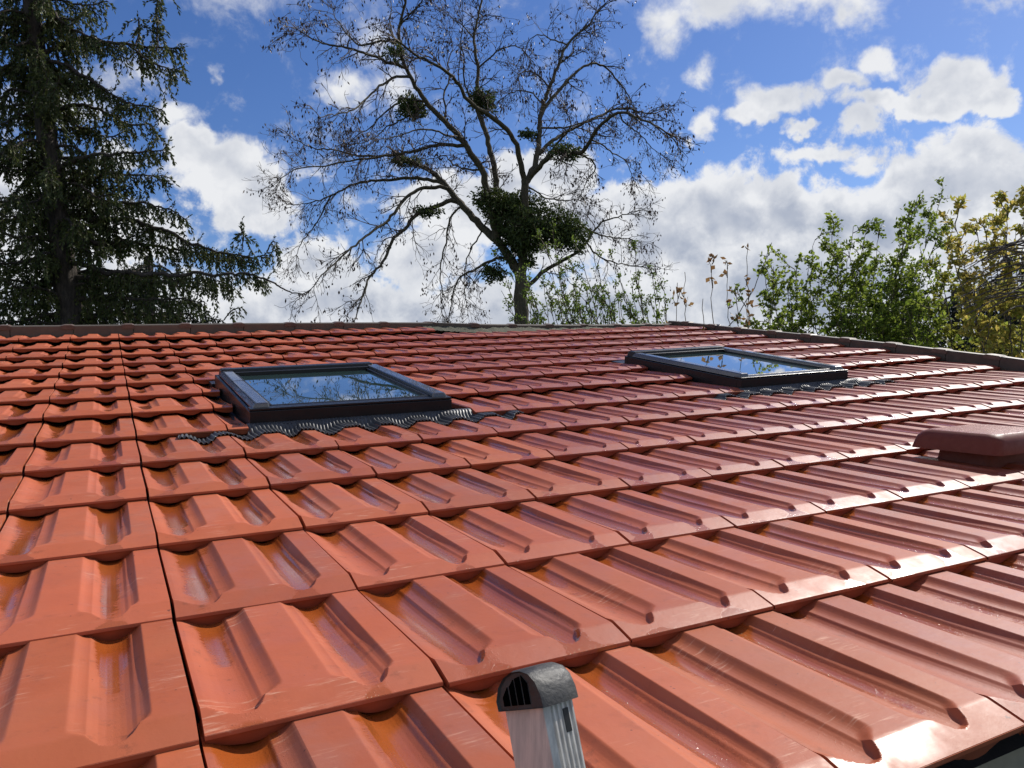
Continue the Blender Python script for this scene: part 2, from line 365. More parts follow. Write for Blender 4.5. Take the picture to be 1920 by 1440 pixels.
_k = np.hanning(9); _k /= _k.sum(); _sg = np.convolve(np.pad(_sg, 4, mode='edge'), _k, 'valid')     # softened creases
def shape_u(u): return float(np.interp(u, _ug, _sg))
YE_U = [0, .03, .08, .13, .18, .215, .240, .255, .262, .30, .35, .352, .545, .56, .585, .612, .63, .66, .70, .74, .77, .788, .793, .842, 1]
YE_Y = [.044, .038, .024, .015, .012, .015, .024, .034, .040, .048, .057, .057, .048, .046, .042, .036, .026, .015, .011, .014, .023, .034, .040, .052, .054]
def tile_z(u, y):
    s = shape_u(u); ye = float(np.interp(u, YE_U, YE_Y))
    base = .0188 - .0193 * (y - .042) / (EE - .042)
    D = .0110 + .0070 * ss(.010, .24, y)
    T = base - D * s * ss(ye - .001, ye + .015, y)
    B = .0103 + .0088 * (y / .042) ** .95 if y > 0 else .0103
    k = .0009; h = max(k - abs(T - B), 0) / k
    return min(T, B) - h * h * k * .25
UG = sorted(set([0, .006, .994, 1.0] + [round(u, 4) for u in PU] + [round(.0125 * i, 4) for i in range(1, 80)] + [round(.20 + .005 * i, 4) for i in range(32)] + [round(.545 + .005 * i, 4) for i in range(62)]))
UG = [u for i, u in enumerate(UG) if i == 0 or u - UG[i - 1] > .0018]
YG = [0, .0006, .0014, .0024, .0036, .0048] + [.006 + .0013 * i for i in range(36)] + [.054, .057, .061, .066, .073, .085, .10, .13, .17, .21, .25, .29, .32, .335, .36, .385]
def tile_mesh(name, ulo=0.0, uhi=1.0):
    us = [ulo] + [u for u in UG if ulo + .002 < u < uhi - .002] + [uhi]
    nu = len(us); V = []; prof = []; yyv = []; side = []; rows = []; front = []
    g = .0026
    def addrow(fn, pf, yv, sd=0):
        r = []
        for u in us:
            y, z = fn(u); x = min(max(u * TW, ulo * TW + g), uhi * TW - g)
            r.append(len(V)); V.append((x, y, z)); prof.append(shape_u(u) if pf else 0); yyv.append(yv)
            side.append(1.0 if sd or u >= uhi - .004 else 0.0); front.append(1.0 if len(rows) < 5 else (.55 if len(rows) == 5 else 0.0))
        rows.append(r)
    def edge_drop(u): return .0012 if (u <= ulo + 1e-6 or u >= uhi - 1e-6) else 0
    beard = lambda u: -max(.0, .0098 * shape_u(u) if u > .03 else .0098 * shape_u(.03) * u / .03)
    addrow(lambda u: (.055, beard(u) - .001 if shape_u(u) > .02 else -.0008), 0, .3)
    addrow(lambda u: (.0050, beard(u)), 0, .05)
    addrow(lambda u: (.0034, .0006 + min(0, beard(u) * .45)), 0, .02)
    addrow(lambda u: (.0026, .0052), 0, .01)
    addrow(lambda u: (-.0004, .0056), 0, .01)
    addrow(lambda u: (-.0012, .0064), 0, .0)
    addrow(lambda u: (-.0006, .0103), 0, .0, 0)
    for j, y in enumerate(YG):
        addrow(lambda u: (y + (.0004 if j == 0 else 0), tile_z(u, y) - (.0004 if j == 0 else 0) - edge_drop(u)), 1, y / EE, sd=(1 if j in (0,) else 0))
    Fc = []
    for a, b in zip(rows[:-1], rows[1:]):
        for i in range(nu - 1): Fc.append((a[i], a[i + 1], b[i + 1], b[i]))
    # side walls
    for s, flip in ((0, 0), (nu - 1, 1)):
        top = [r[s] for r in rows[6:]]
        low = []
        for vi in top:
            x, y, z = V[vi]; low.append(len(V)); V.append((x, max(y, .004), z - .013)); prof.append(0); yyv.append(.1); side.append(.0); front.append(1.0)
        for i in range(len(top) - 1):
            q = (top[i], top[i + 1], low[i + 1], low[i]); Fc.append(q if not flip else q[::-1])
    V = [(a, b, c) for a, b, c in V]
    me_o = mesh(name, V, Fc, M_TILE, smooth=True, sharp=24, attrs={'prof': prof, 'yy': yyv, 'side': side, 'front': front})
    me = me_o.data; bpy.data.objects.remove(me_o); return me
_tm = {}
def tmesh(a, b):
    k = (round(a, 3), round(b, 3))
    if k not in _tm: _tm[k] = tile_mesh('clay_tile', a, b)
    return _tm[k]

# skylight footprints in roof coordinates
SKY1 = (.320, 1.004, 1.728, 2.585)
SKY2 = (2.365, 3.045, 1.720, 2.575)
VERGE_U = 4.225
ORD = ['zeroth', 'first', 'second', 'third', 'fourth', 'fifth', 'sixth', 'seventh', 'eighth', 'ninth', 'tenth', 'eleventh', 'twelfth', 'thirteenth', 'fourteenth', 'fifteenth',
       'sixteenth', 'seventeenth', 'eighteenth', 'nineteenth', 'twentieth']
def to_px(p):
    d = p - CAM; c = CR.transposed() @ d
    if c.z > -.02: return None
    return (960 + 1437.16 * c.x / -c.z, 720 - 1437.16 * c.y / -c.z)
tiles = []
for k in range(-1, 14):
    i = k + 2
    row = []
    for c in range(-7, 17):
        u0 = c * TW
        if u0 > VERGE_U: continue
        a, b = 0.0, 1.0
        if u0 + TW > VERGE_U: b = (VERGE_U - u0) / TW
        if k == 13 and c >= 8: continue
        segs = [(a, b)]
        if 5 <= k <= 7:
            for (s0, s1, _, _), lg, rg in ((SKY1, .006, .075), (SKY2, .004, .062)):
                new = []
                for (p, q) in segs:
                    lo, hi = (s0 - lg - u0) / TW, (s1 + rg - u0) / TW
                    if hi <= p or lo >= q: new.append((p, q)); continue
                    if lo - p > .06: new.append((p, lo))
                    if q - hi > .06: new.append((hi, q))
                segs = new
        for (p, q) in segs: row.append((c, p, q, len(segs) == 1 and p == 0 and q == 1))
    # which of them does the photograph show
    vis = []
    for (c, p, q, full) in row:
        v0, v1 = VR[i], VR[i] + .32
        inside = False
        for su in np.linspace(p + .03, q - .03, 7):
            for sv in np.linspace(0.004, .97, 9):
                uu = (c + su) * TW; vv = v0 + (v1 - v0) * sv
                px = to_px(RP(uu, vv, NS(uu, vv) + .012))
                if px and 2 < px[0] < 1918 and 2 < px[1] < 1438: inside = True
        vis.append(inside)
    if True in vis: first = vis.index(True); last = len(vis) - 1 - vis[::-1].index(True)
    else: continue
    for j, (c, p, q, full) in enumerate(row):
        if j < first - 3 or j > last + 2: continue
        me = tmesh(p, q)
        o = bpy.data.objects.new('clay_tile', me); COL.objects.link(o)
        P0 = Vector((c * TW, VR[i], NS(c * TW, VR[i]))); P1 = Vector(((c + 1) * TW, VR[i], NS((c + 1) * TW, VR[i])))
        P2 = Vector((c * TW, VR[i + 1], NS(c * TW, VR[i + 1])))
        ex = (P1 - P0) / TW; ey = (P2 - P0) / EE; ez = Vector((0, 0, 1))
        jit = rng.normal(0, 1, 4)
        ey = ey + Vector((jit[0] * .0022, 0, 0)); ex = ex + Vector((0, 0, jit[1] * .0030)); 
        if k == 12 and c in (11, 12): pass
        off = Vector((jit[2] * .0006, jit[3] * .0016, abs(jit[1]) * .0004 + .0015))
        Mx = Matrix(((ex.x, ey.x, ez.x, P0.x + off.x), (ex.y, ey.y, ez.y, P0.y + off.y), (ex.z, ey.z, ez.z, P0.z + off.z), (0, 0, 0, 1)))
        o.matrix_world = ROOF @ Mx
        course = 'in the eave course' if k == -1 else ORD[k + 2] + ' course from the eave'
        if vis[j]:
            n = j - first + 1
            cut = ''
            kind = 'red clay tile'
            if not full:
                kind = 'cut clay tile at the verge' if q < 1 and c >= 15 else 'cut clay tile beside a skylight'
            lab = '%s, %s from left picture edge, %s' % (kind, ORD[n], course)
        else:
            lab = ('red clay tile outside the picture, %s beyond its left edge, %s' % (ORD[first - j], course)) if j < first else ('red clay tile outside the picture, %s beyond its right edge, %s' % (ORD[j - last], course))
        tag(o, lab, 'clay tile', 'red double trough clay tiles')
        tiles.append(o)

# ------------------------------------------------------------------ the house under the roof
def build_house():
    root = empty('house', (1.2, 2.0, 0))
    V = []; Fc = []
    us = np.linspace(-2.2, VERGE_U + .04, 12); vs = np.linspace(-.30, 4.60, 14)
    for v in vs:
        for u in us: V.append(RP(u, v, NS(min(max(u, -1), 4.3), v) - .052))
    nu = len(us)
    for j in range(len(vs) - 1):
        for i in range(nu - 1): a = j * nu + i; Fc.append((a, a + 1, a + nu + 1, a + nu))
    mesh('roof_deck', V, Fc, M_DECK, root)
    z1 = RP(0, -.15, -.10).z; y0 = RP(0, -.15, 0).y; y1 = RP(0, 4.55, 0).y; z2 = RP(0, 4.55, -.08).z
    x0, x1 = -2.2, VERGE_U - .02
    V, Fc = hexa([(x0, y0, -.02), (x1, y0, -.02), (x1, y1, -.02), (x0, y1, -.02), (x0, y0, z1), (x1, y0, z1), (x1, y1, z2), (x0, y1, z2)])
    mesh('wall', V, Fc, M_RENDER, root)
    # gutter: half round trough along the eave
    V = []; Fc = []; n = 10
    for xx in (-2.3, VERGE_U + .05):
        c = RP(xx, -.375, -.055)
        for i in range(n + 1):
            a = math.pi + math.pi * i / n
            V.append((xx, c.y + math.cos(a) * .055, c.z + math.sin(a) * .055))
        for i in range(n + 1):
            a = 2 * math.pi - math.pi * i / n
            V.append((xx, c.y + math.cos(a) * .051, c.z + math.sin(a) * .051))
    m = 2 * (n + 1)
    for i in range(m): Fc.append((i, (i + 1) % m, (i + 1) % m + m, i + m))
    mesh('gutter', V, Fc, M_GUTTER, root, smooth=True, sharp=50)
    rebase(root)
    tag(root, 'low house whose dark roof deck and gutter show under the red tiles', 'house')
build_house()

# ------------------------------------------------------------------ ridge and verge covers
def ray_at_v(x, y, V):
    iR = ROOF.inverted(); c = iR @ CAM; d = (iR.to_3x3() @ ray(x, y)); s = (V - c.y) / d.y; return c + d * s
def ray_at_u(x, y, U):
    iR = ROOF.inverted(); c = iR @ CAM; d = (iR.to_3x3() @ ray(x, y)); s = (U - c.x) / d.x; return c + d * s
def ridge_v(u): return 4.665 if u < 2.08 else (4.665 - (u - 2.08) * .7 if u < 2.38 else 4.455)
rt = [(ray_at_v(x, y, V)) for x, y, V in ((0, 612, 4.665), (160, 610.5, 4.665), (320, 608.5, 4.665), (480, 606.5, 4.665), (640, 605.5, 4.665), (800, 605, 4.665), (895, 606.5, 4.55), (940, 609, 4.455), (1080, 609.5, 4.455), (1180, 609, 4.455), (1270, 607, 4.455))]
RU = [p.x for p in rt]; RZ = [p.z for p in rt]
def ridge_top(u): return float(np.interp(u, RU, RZ))
_jr = random.Random(3)
us = [ray_at_v(x, 610, 4.665).x for x in (18, 137, 250, 357, 457, 553, 644, 729, 814)] + [ray_at_v(x, 610, 4.5).x for x in (893, 963, 1032, 1096, 1158, 1215)] + [VERGE_U + .03]
us = [us[0] - (us[1] - us[0]) * 2, us[0] - (us[1] - us[0])] + us
for i in range(len(us) - 1):
    a, b = us[i], us[i + 1]
    root = empty('ridge_tile', RP(a, ridge_v(a), ridge_top(a)))
    P = []
    for u in (a + .002, b - .002):
        v = ridge_v(u); z = ridge_top(u); lo = NS(u, v) - .06
        P.append([(u, v, lo), (u, v, z - .004), (u, v + .004, z), (u, v + .05, z + .001), (u, v + .055, z - .003), (u, v + .055, lo - .2), (u, v + .035, lo - .2), (u, v + .03, z - .012)])
    V = P[0] + P[1]; m = 8
    Fc = [(j, (j + 1) % m, (j + 1) % m + m, j + m) for j in range(m)] + [tuple(range(m))[::-1], tuple(range(m, 2 * m))]
    mesh('cover_plate', to_roof(V), Fc, M_COVER, root)
    # raised collar at the overlap
    w = (b - a) * .20; u0 = b - w; hh = .0045 + _jr.random() * .003
    V = []
    for u, e in ((u0, .0), (u0 + w * .3, 1.0), (b - w * .12, 1.0), (b + .006, .0)):
        v = ridge_v(u); z = ridge_top(u)
        V += [(u, v - .004, z - .022), (u, v - .004, z - .001 + hh * e * .8), (u, v + .012, z + .001 + hh * e), (u, v + .058, z + .001 + hh * e), (u, v + .060, z - .03)]
    Fc = []
    for s in range(3):
        for j in range(5): Fc.append((s * 5 + j, s * 5 + (j + 1) % 5, (s + 1) * 5 + (j + 1) % 5, (s + 1) * 5 + j))
    Fc += [(4, 3, 2, 1, 0), (15, 16, 17, 18, 19)]
    mesh('collar', to_roof(V), Fc, M_COLLAR, root, smooth=False)
    rebase(root)
    if i < 2: lab = 'brown ridge cover piece, %s beyond the left picture edge' % ORD[2 - i]
    else: lab = 'brown ridge cover piece, %s from the left along the ridge' % ORD[i - 1]
    tag(root, lab, 'ridge tile', 'brown ridge cover pieces')
vt = [ray_at_u(x, y, 4.24) for x, y in ((1270, 603), (1330, 609), (1400, 617), (1500, 626), (1600, 637), (1680, 645.5), (1760, 655.5), (1840, 664), (1920, 674.5))]
vv = [p.y for p in vt][::-1]; vz = [p.z for p in vt][::-1]
vv = [-.42] + vv; vz = [NS(4.24, -.42) + .055] + vz
def verge_top(v): return float(np.interp(v, vv, vz))
ends = [ray_at_u(x, y, 4.24).y for x, y in ((1290, 605), (1340, 610), (1390, 616), (1455, 622), (1520, 628), (1594, 636), (1680, 646), (1774, 657), (1875, 668))]
step = (ends[-2] - ends[-1])
while ends[-1] > -.2: ends.append(ends[-1] - .33)
ends = [4.52] + ends
for i in range(len(ends) - 1):
    b, a = ends[i], ends[i + 1]
    root = empty('verge_tile', RP(4.24, a, verge_top(a)))
    U = 4.24; V = []
    for v in (a + .002, b - .002):
        z = verge_top(v)
        V += [(U, v, z - .16), (U, v, z - .004), (U + .004, v, z), (U + .055, v, z + .001), (U + .06, v, z - .004), (U + .06, v, z - .24), (U + .045, v, z - .24), (U + .04, v, z - .012)]
    m = 8
    Fc = [(j, j + m, (j + 1) % m + m, (j + 1) % m) for j in range(m)] + [tuple(range(m)), tuple(range(m, 2 * m))[::-1]]
    mesh('cover_plate', to_roof(V), Fc, M_VERGE, root)
    w = .075; V = []; hh = .005 + _jr.random() * .003
    for v, e in ((a - .006, 0.0), (a + .004, 1.0), (a + w, 1.0), (a + w + .012, 0.0)):
        z = verge_top(v)
        V += [(U - .004, v, z - .02), (U - .004, v, z - .001 + hh * e * .8), (U + .012, v, z + .001 + hh * e), (U + .06, v, z + .001 + hh * e), (U + .066, v, z - .03)]
    Fc = []
    for s in range(3):
        for j in range(5): Fc.append((s * 5 + j, (s + 1) * 5 + j, (s + 1) * 5 + (j + 1) % 5, s * 5 + (j + 1) % 5))
    Fc += [(0, 1, 2, 3, 4), (19, 18, 17, 16, 15)]
    mesh('collar', to_roof(V), Fc, M_COLLAR if i < 9 else M_VERGE, root)
    rebase(root)
    vis = i < 9
    lab = ('brown verge cover piece, %s down from the ridge corner' % ORD[i + 1]) if vis else 'brown verge cover piece, %s beyond the right picture edge' % ORD[i - 8]
    tag(root, lab, 'verge tile', 'brown verge cover pieces')
# mortar bedding the ridge
def mortar(name, ua, ub, lab, z_up, step=.012):
    n = int((ub - ua) / step); V = []; Fc = []; r = random.Random(int(ua * 10) + 5)
    ph = [r.random() * 6 for _ in range(6)]
    for i in range(n + 1):
        u = ua + (ub - ua) * i / n; v = ridge_v(u); z = NS(u, v)
        w = .5 + .22 * math.sin(u * 9 + ph[0]) + .16 * math.sin(u * 23 + ph[1]) + .12 * math.sin(u * 61 + ph[2]) + r.uniform(-.1, .1)
        top = ridge_top(u) - .012 + (z_up * w - z_up)
        for q in range(5):
            f = q / 4
            V.append((u + r.uniform(-.002, .002), v - .004 - (.012 + .12 * f ** 1.3) * (1 if q else .2) + r.uniform(-.004, .004), top * (1 - f) + (z - .032) * f + r.uniform(-.003, .003)))
    for i in range(n):
        for q in range(4): a = i * 5 + q; Fc.append((a, a + 1, a + 6, a + 5))
    o = mesh(name, to_roof(V), Fc, M_MORTAR, smooth=True); tag(o, lab, 'mortar')
mortar('mortar_bed', 2.02, VERGE_U - .02, 'rough grey green mortar smeared along the right half of the ridge', .02)

# ------------------------------------------------------------------ skylights
def roof_h(u, v):
    """height of the tiled surface"""
    i = max(0, min(len(VR) - 2, int(np.searchsorted(VR, v, side='right')) - 1))
    k = (v - VR[i]) / (VR[i + 1] - VR[i]); y = k * EE
    n0 = NS(u, VR[i]); n1 = NS(u, VR[i + 1])
    c = math.floor(u / TW); return n0 + (n1 - n0) * k + tile_z(u / TW - c, y)
def skylight(S, lab, gl):
    u0, u1, v0, v1 = S
    nb = min(NS(u0, v0), NS(u1, v0)); zt = [NS(u0, v0) + .061, NS(u1, v0) + .061, NS(u1, v1) + .056, NS(u0, v1) + .052]
    uu = u1 - u0; L = v1 - v0
    def H(u, v, h):
        a = (u - u0) / uu; b = (v - v0) / L
        return (u, v, (zt[0] * (1 - a) + zt[1] * a) * (1 - b) + (zt[3] * (1 - a) + zt[2] * a) * b + h)
    def slab(ua, ub, va, vb, h0, h1, tp=(0, 0, 0, 0)):
        c = [H(ua, va, h0), H(ub, va, h0), H(ub, vb, h0), H(ua, vb, h0), H(ua + tp[0], va + tp[2], h1), H(ub - tp[1], va + tp[2], h1), H(ub - tp[1], vb - tp[3], h1), H(ua + tp[0], vb - tp[3], h1)]
        v, f = hexa(c); return to_roof(v), f
    root = empty('skylight', RP(u0, v0, nb))
    def part(name, lst, mat, bw=.003):
        V, Fc = join(lst); o = mesh(name, V, Fc, mat, root)
        if bw: bevel(o, bw)
        return o
    t = .028
    part('outer_frame', [slab(u0, u1, v0, v0 + t, -.105, -.006), slab(u0, u1, v1 - t, v1, -.105, -.006), slab(u0, u0 + t, v0 + t, v1 - t, -.105, -.007), slab(u1 - t, u1, v0 + t, v1 - t, -.105, -.007)], M_FRAME, .002)
    part('outer_sill', [slab(u0 + .001, u1 - .001, v0 + .002, v0 + .046, -.005, .002, (0, 0, 0, 0))], M_FRAME, .0015)
    part('side_cladding', [slab(u0 + .010, u0 + .066, v0 + .020, v1 - .05, -.004, .016, (.012, .004, .006, 0))], M_CLAD, .004)
    part('side_cladding', [slab(u1 - .066, u1 - .005, v0 + .020, v1 - .05, -.004, .016, (.004, .012, .006, 0))], M_CLAD, .004)
    part('cladding_joint', [slab(u0 + .016, u0 + .0645, v0 + .60 * L, v0 + .60 * L + .003, .0155, .0167)], M_FRAMED, 0)
    part('top_cover', [slab(u0 + .014, u1 - .030, v1 - .070, v1 + .012, -.02, .022, (.004, .004, .012, .02))], M_FRAME, .006)
    part('rear_gutter', [slab(u0 - .012, u1 + .012, v1 + .012, v1 + .10, -.10, -.045)], M_FRAME, .002)
    sash = part('sash', [slab(u0 + .067, u0 + .077, v0 + .048, v1 - .078, -.012, .005), slab(u1 - .077, u1 - .067, v0 + .048, v1 - .078, -.012, .005),
                  slab(u0 + .067, u1 - .067, v0 + .046, v0 + .056, -.012, .0035), slab(u0 + .067, u1 - .067, v1 - .094, v1 - .076, -.012, .012)], M_FRAMED, .0015)
    gp = part('glass_pane', [slab(u0 + .076, u1 - .076, v0 + .055, v1 - .09, -.009, -.003)], M_GLASS, 0)
    # side channel of the flashing, right of the window
    part('side_flashing', [slab(u1 + .001, u1 + .075, v0 - .01, v1, -.105, -.085)], M_FRAMED, 0)
    part('side_flashing', [slab(u0 - .02, u0 - .001, v0 - .01, v1, -.105, -.070)], M_FRAMED, 0)
    # pleated apron over the tiles below
    na = int((uu + .46) / .00175); V = []; Fc = []; nv = 14
    ua, ub = u0 - .21, u1 + .25
    for i in range(na + 1):
        u = ua + (ub - ua) * i / na
        inner = u0 - .01 <= u <= u1 + .07
        vt_ = v0 + .004 if inner else VR[7] + .010
        sag = .010 * shape_u(u / TW - math.floor(u / TW))
        vb_ = 1.626 + .010 * math.sin(u * 31 + gl) - sag * 1.2
        if not inner: vb_ += .008 * (1 + math.sin(u * 57))
        pl = math.sin(u * 2 * math.pi / .0118 + .7 * math.sin(u * 23))
        for q in range(nv + 1):
            f = q / nv; v = vt_ * (1 - f) + vb_ * f
            base = roof_h(u, min(v, VR[7] - .004)) + .0045
            if inner:
                lift = NS(u, v0) + .017
                g = ss(.42, .02, f); z = base * (1 - g) + lift * g
            else: z = min(base, NS(u, v) + .004) if v > VR[7] - .004 else base
            amp = .0030 * ss(.08, .22, f) + .0004
            V.append((u + .004 * math.sin(f * 3 + u * 17) * (f > .2), v, z + amp * pl))
    for i in range(na):
        for q in range(nv): a = i * (nv + 1) + q; Fc.append((a, a + 1, a + nv + 2, a + nv + 1))
    ap = mesh('pleated_apron', to_roof(V), Fc, M_LEAD, root, smooth=True)
    so_ = ap.modifiers.new('s', 'SOLIDIFY'); so_.thickness = .0018; so_.offset = 1
    part('apron_rail', [slab(u0 - .004, u1 + .004, v0 - .012, v0 - .0005, -.078, -.048)], M_FRAMED, .001)
    rebase(root); tag(root, lab, 'skylight', 'black framed skylights')
skylight(SKY1, 'black framed skylight left of the other, its pane mirroring bare branches', 0.0)
skylight(SKY2, 'black framed skylight nearer the right verge, its pane mirroring pale cloud', 2.0)

# ------------------------------------------------------------------ vent hood at the right
def vent():
    root = empty('roof_vent', RP(2.1, .51, NS(2.1, .51)))
    tilt = -.105
    u0, u1, v0, v1 = 1.955, 2.26, .388, .640
    nb = NS(1.955, .388) - .030
    def pt(u, v, h): return RP(u, v, nb + h + tilt * (v - v0))
    def ring(e, h, cr):
        P = []; a, b, c, d = u0 + e, u1 - e, v0 + e, v1 - e
        for (cu, cv, s) in ((b - cr, c + cr, -90), (b - cr, d - cr, 0), (a + cr, d - cr, 90), (a + cr, c + cr, 180)):
            for k in range(5):
                t = RAD(s + 90 * k / 4); P.append(pt(cu + cr * math.cos(t), cv + cr * math.sin(t), h))
        return P
    def loft(rings, cap0=True, cap1=True):
        V = []; Fc = []; m = len(rings[0])
        for r in rings: V += r
        for i in range(len(rings) - 1):
            for j in range(m): Fc.append((i * m + j, i * m + (j + 1) % m, (i + 1) * m + (j + 1) % m, (i + 1) * m + j))
        if cap0: Fc.append(tuple(range(m))[::-1])
        if cap1: Fc.append(tuple(range((len(rings) - 1) * m, len(rings) * m)))
        return V, Fc
    V, Fc = loft([ring(.008, .086, .02), ring(.0, .0865, .022), ring(.0005, .090, .022), ring(.006, .118, .024), ring(.014, .132, .026), ring(.026, .1385, .03)], True, False)
    mesh('hood', V, Fc, M_VENT, root, smooth=True, sharp=40)
    V, Fc = loft([ring(.026, .1384, .03), ring(.030, .1395, .03), ring(.034, .140, .03)], False, True)
    mesh('hood_top', V, Fc, M_VENTT, root, smooth=True, sharp=40)
    V, Fc = loft([ring(.045, .006, .02), ring(.052, .088, .02)], False, False)
    mesh('neck', V, Fc, M_VENT, root, smooth=True, sharp=40)
    V, Fc = loft([ring(.018, .000, .02), ring(.020, .022, .02), ring(.030, .026, .02)], False, True)
    mesh('base_collar', V, Fc, M_VENT, root, smooth=True, sharp=40)
    rebase(root); tag(root, 'square reddish brown roof vent hood with water drops on its flat top', 'roof vent')
vent()

# ------------------------------------------------------------------ ladder
def ladder():
    top = at(999, 1266, .50)
    iR = Vector((1, 0, 0)); lean = RAD(17)
    ax = Vector((0, math.sin(lean), math.cos(lean)))     # up along the stile
    yaw = RAD(-74)
    sx = Vector((math.cos(yaw), math.sin(yaw), 0))       # across the wide face
    sx = (sx - ax * sx.dot(ax)).normalized()
    sy = ax.cross(sx).normalized()                       # away from the camera side
    wx, wy = .038, .024
    root = empty('ladder', top - ax * 2.6)
    def P(x, y, z): return top + sx * x + sy * y + ax * z
    # stile: the wide flat face is towards the left, the ribbed narrow face to the right
    def stile(x0, zt, zb):
        prof = [(-wx / 2, -wy / 2), (wx / 2 - .003, -wy / 2), (wx / 2, -wy / 2 + .003)]
        for i in range(5):
            y = -wy / 2 + .003 + i * .0042
            prof += [(wx / 2, y), (wx / 2 - .0012, y + .0006), (wx / 2 - .0012, y + .0022), (wx / 2, y + .0028)]
        prof += [(wx / 2, wy / 2), (-wx / 2, wy / 2)]
        n = len(prof); V = []; Fc = []
        for z in (zt, zb):
            for x, y in prof: V.append(P(x0 + x, y, z))
        for i in range(n): Fc.append((i, (i + 1) % n, (i + 1) % n + n, i + n))
        Fc.append(tuple(range(n)))
        o = mesh('stile', V, Fc, M_ALU, root); return o
    stile(0, -.012, -2.6)
    # slot punched in the narrow face
    def bx(name, x0, x1, y0, y1, z0, z1, mat, par=root, bw=0):
        v, f = hexa([P(x0, y0, z0), P(x1, y0, z0), P(x1, y1, z0), P(x0, y1, z0), P(x0, y0, z1), P(x1, y0, z1), P(x1, y1, z1), P(x0, y1, z1)])
        o = mesh(name, v, f, mat, par)
        if bw: bevel(o, bw)
        return o
    bx('slot', wx / 2 - .0015, wx / 2 + .0003, .002, .0066, -.036, -.022, M_FRAMED)
    # rubber cap: rounded top seen from the side, flat sides with ribs in an opening
    V = []; Fc = []
    out = [(-.037, -.026), (-.038, -.008), (-.031, .009), (-.019, .021), (-.005, .027), (.010, .027), (.022, .022), (.031, .011), (.036, -.006), (.037, -.026)]
    ys = [(-wy / 2 - .0028, .88), (-wy / 2 - .0042, .95), (-wy / 2 - .001, 1.0), (wy / 2 + .001, 1.0), (wy / 2 + .0045, .93), (wy / 2 + .0035, .86)]
    n = len(out)
    for y, s in ys:
        for x, z in out: V.append(P(x * s * .60, y, (-.006 + z * s if z > -.02 else z) * .50 - .005))
    for i in range(len(ys) - 1):
        for j in range(n): Fc.append((i * n + j, i * n + (j + 1) % n, (i + 1) * n + (j + 1) % n, (i + 1) * n + j))
    Fc.append(tuple(range(n))[::-1]); Fc.append(tuple(range((len(ys) - 1) * n, len(ys) * n)))
    cap = mesh('end_cap', V, Fc, M_CAPB, root, smooth=True, sharp=32)
    yb = -wy / 2 - .0034
    for (xa, xb, z0, z1a, z1b) in ((-.0155, -.0100, -.0125, -.0070, -.001), (-.008, -.0035, -.0125, -.001, .0030), (-.0017, .0028, -.0125, .0035, .0045), (.0046, .0090, -.0125, .005, .0)):
        v, f = hexa([P(xa, yb, z0), P(xb, yb, z0), P(xb, yb + .003, z0), P(xa, yb + .003, z0), P(xa, yb, z1a), P(xb, yb, z1b), P(xb, yb + .003, z1b), P(xa, yb + .003, z1a)])
        mesh('opening', [p - ax * .0028 for p in v], f, M_HOLE, cap)
    rebase(root)
    bpy.context.view_layer.update()
    for ch in cap.children: ch.matrix_parent_inverse = cap.matrix_world.inverted()
    tag(root, 'aluminium ladder end with black rubber cap leaning at the eave', 'ladder')
ladder()

# ------------------------------------------------------------------ ground
gv = []; gf = []
N = 40; xs = np.concatenate([-np.geomspace(1500, 4, N // 2), np.geomspace(4, 1500, N // 2)])
for y in xs:
    for x in xs: gv.append((x, y + 5, 0.0))
for j in range(N - 1):
    for i in range(N - 1): a = j * N + i; gf.append((a, a + 1, a + N + 1, a + N))
tag(mesh('ground', gv, gf, M_GRASS), kind='structure')

M_PAVE = simple('dark_paving', (.022, .022, .023), .9, 0, .4, 12, .4)
tag(mesh('terrace', [(-6, -5, .006), (9, -5, .006), (9, RP(0, -.15, 0).y - .01, .006), (-6, RP(0, -.15, 0).y - .01, .006)], [(0, 1, 2, 3)], M_PAVE), kind='structure')

# ------------------------------------------------------------------ plant building blocks
class Tubes:
    def __init__(s): s.V = []; s.F = []; s.n = 0
    def add(s, pts, radii, sides=5):
        pts = np.array([tuple(p) for p in pts], float); m = len(pts)
        if m < 2: return
        t = np.gradient(pts, axis=0); t /= (np.linalg.norm(t, axis=1, keepdims=True) + 1e-9)
        a = np.cross(t, (0.13, .31, .94)); a /= (np.linalg.norm(a, axis=1, keepdims=True) + 1e-9); b = np.cross(t, a)
        ang = np.arange(sides) * 2 * np.pi / sides
        r = np.array(radii)[:, None, None]
        R = pts[:, None, :] + r * (np.cos(ang)[None, :, None] * a[:, None, :] + np.sin(ang)[None, :, None] * b[:, None, :])
        s.V.append(R.reshape(-1, 3))
        i = np.arange(m - 1)[:, None] * sides; j = np.arange(sides)[None, :]; j2 = (j + 1) % sides
        s.F.append((np.stack([i + j, i + j2, i + sides + j2, i + sides + j], -1).reshape(-1, 4)) + s.n)
        s.n += m * sides
    def build(s, name, mat, parent=None, smooth=True):
        return npmesh(name, np.concatenate(s.V), np.concatenate(s.F), mat, parent, smooth)
def npmesh(name, V, F, mat, parent=None, smooth=False, rnd=None):
    me = bpy.data.meshes.new(name); k = F.shape[1]
    me.vertices.add(len(V)); me.vertices.foreach_set('co', V.astype(np.float32).ravel())
    me.loops.add(F.size); me.loops.foreach_set('vertex_index', F.astype(np.int32).ravel())
    me.polygons.add(len(F)); me.polygons.foreach_set('loop_start', np.arange(0, F.size, k, dtype=np.int32))
    me.polygons.foreach_set('use_smooth', np.full(len(F), smooth))
    me.update(calc_edges=True); me.validate()
    if rnd is not None:
        a = me.attributes.new('rnd', 'FLOAT', 'POINT'); a.data.foreach_set('value', rnd.astype(np.float32))
    me.materials.append(mat)
    o = bpy.data.objects.new(name, me); COL.objects.link(o)
    if parent is not None: o.parent = parent
    return o
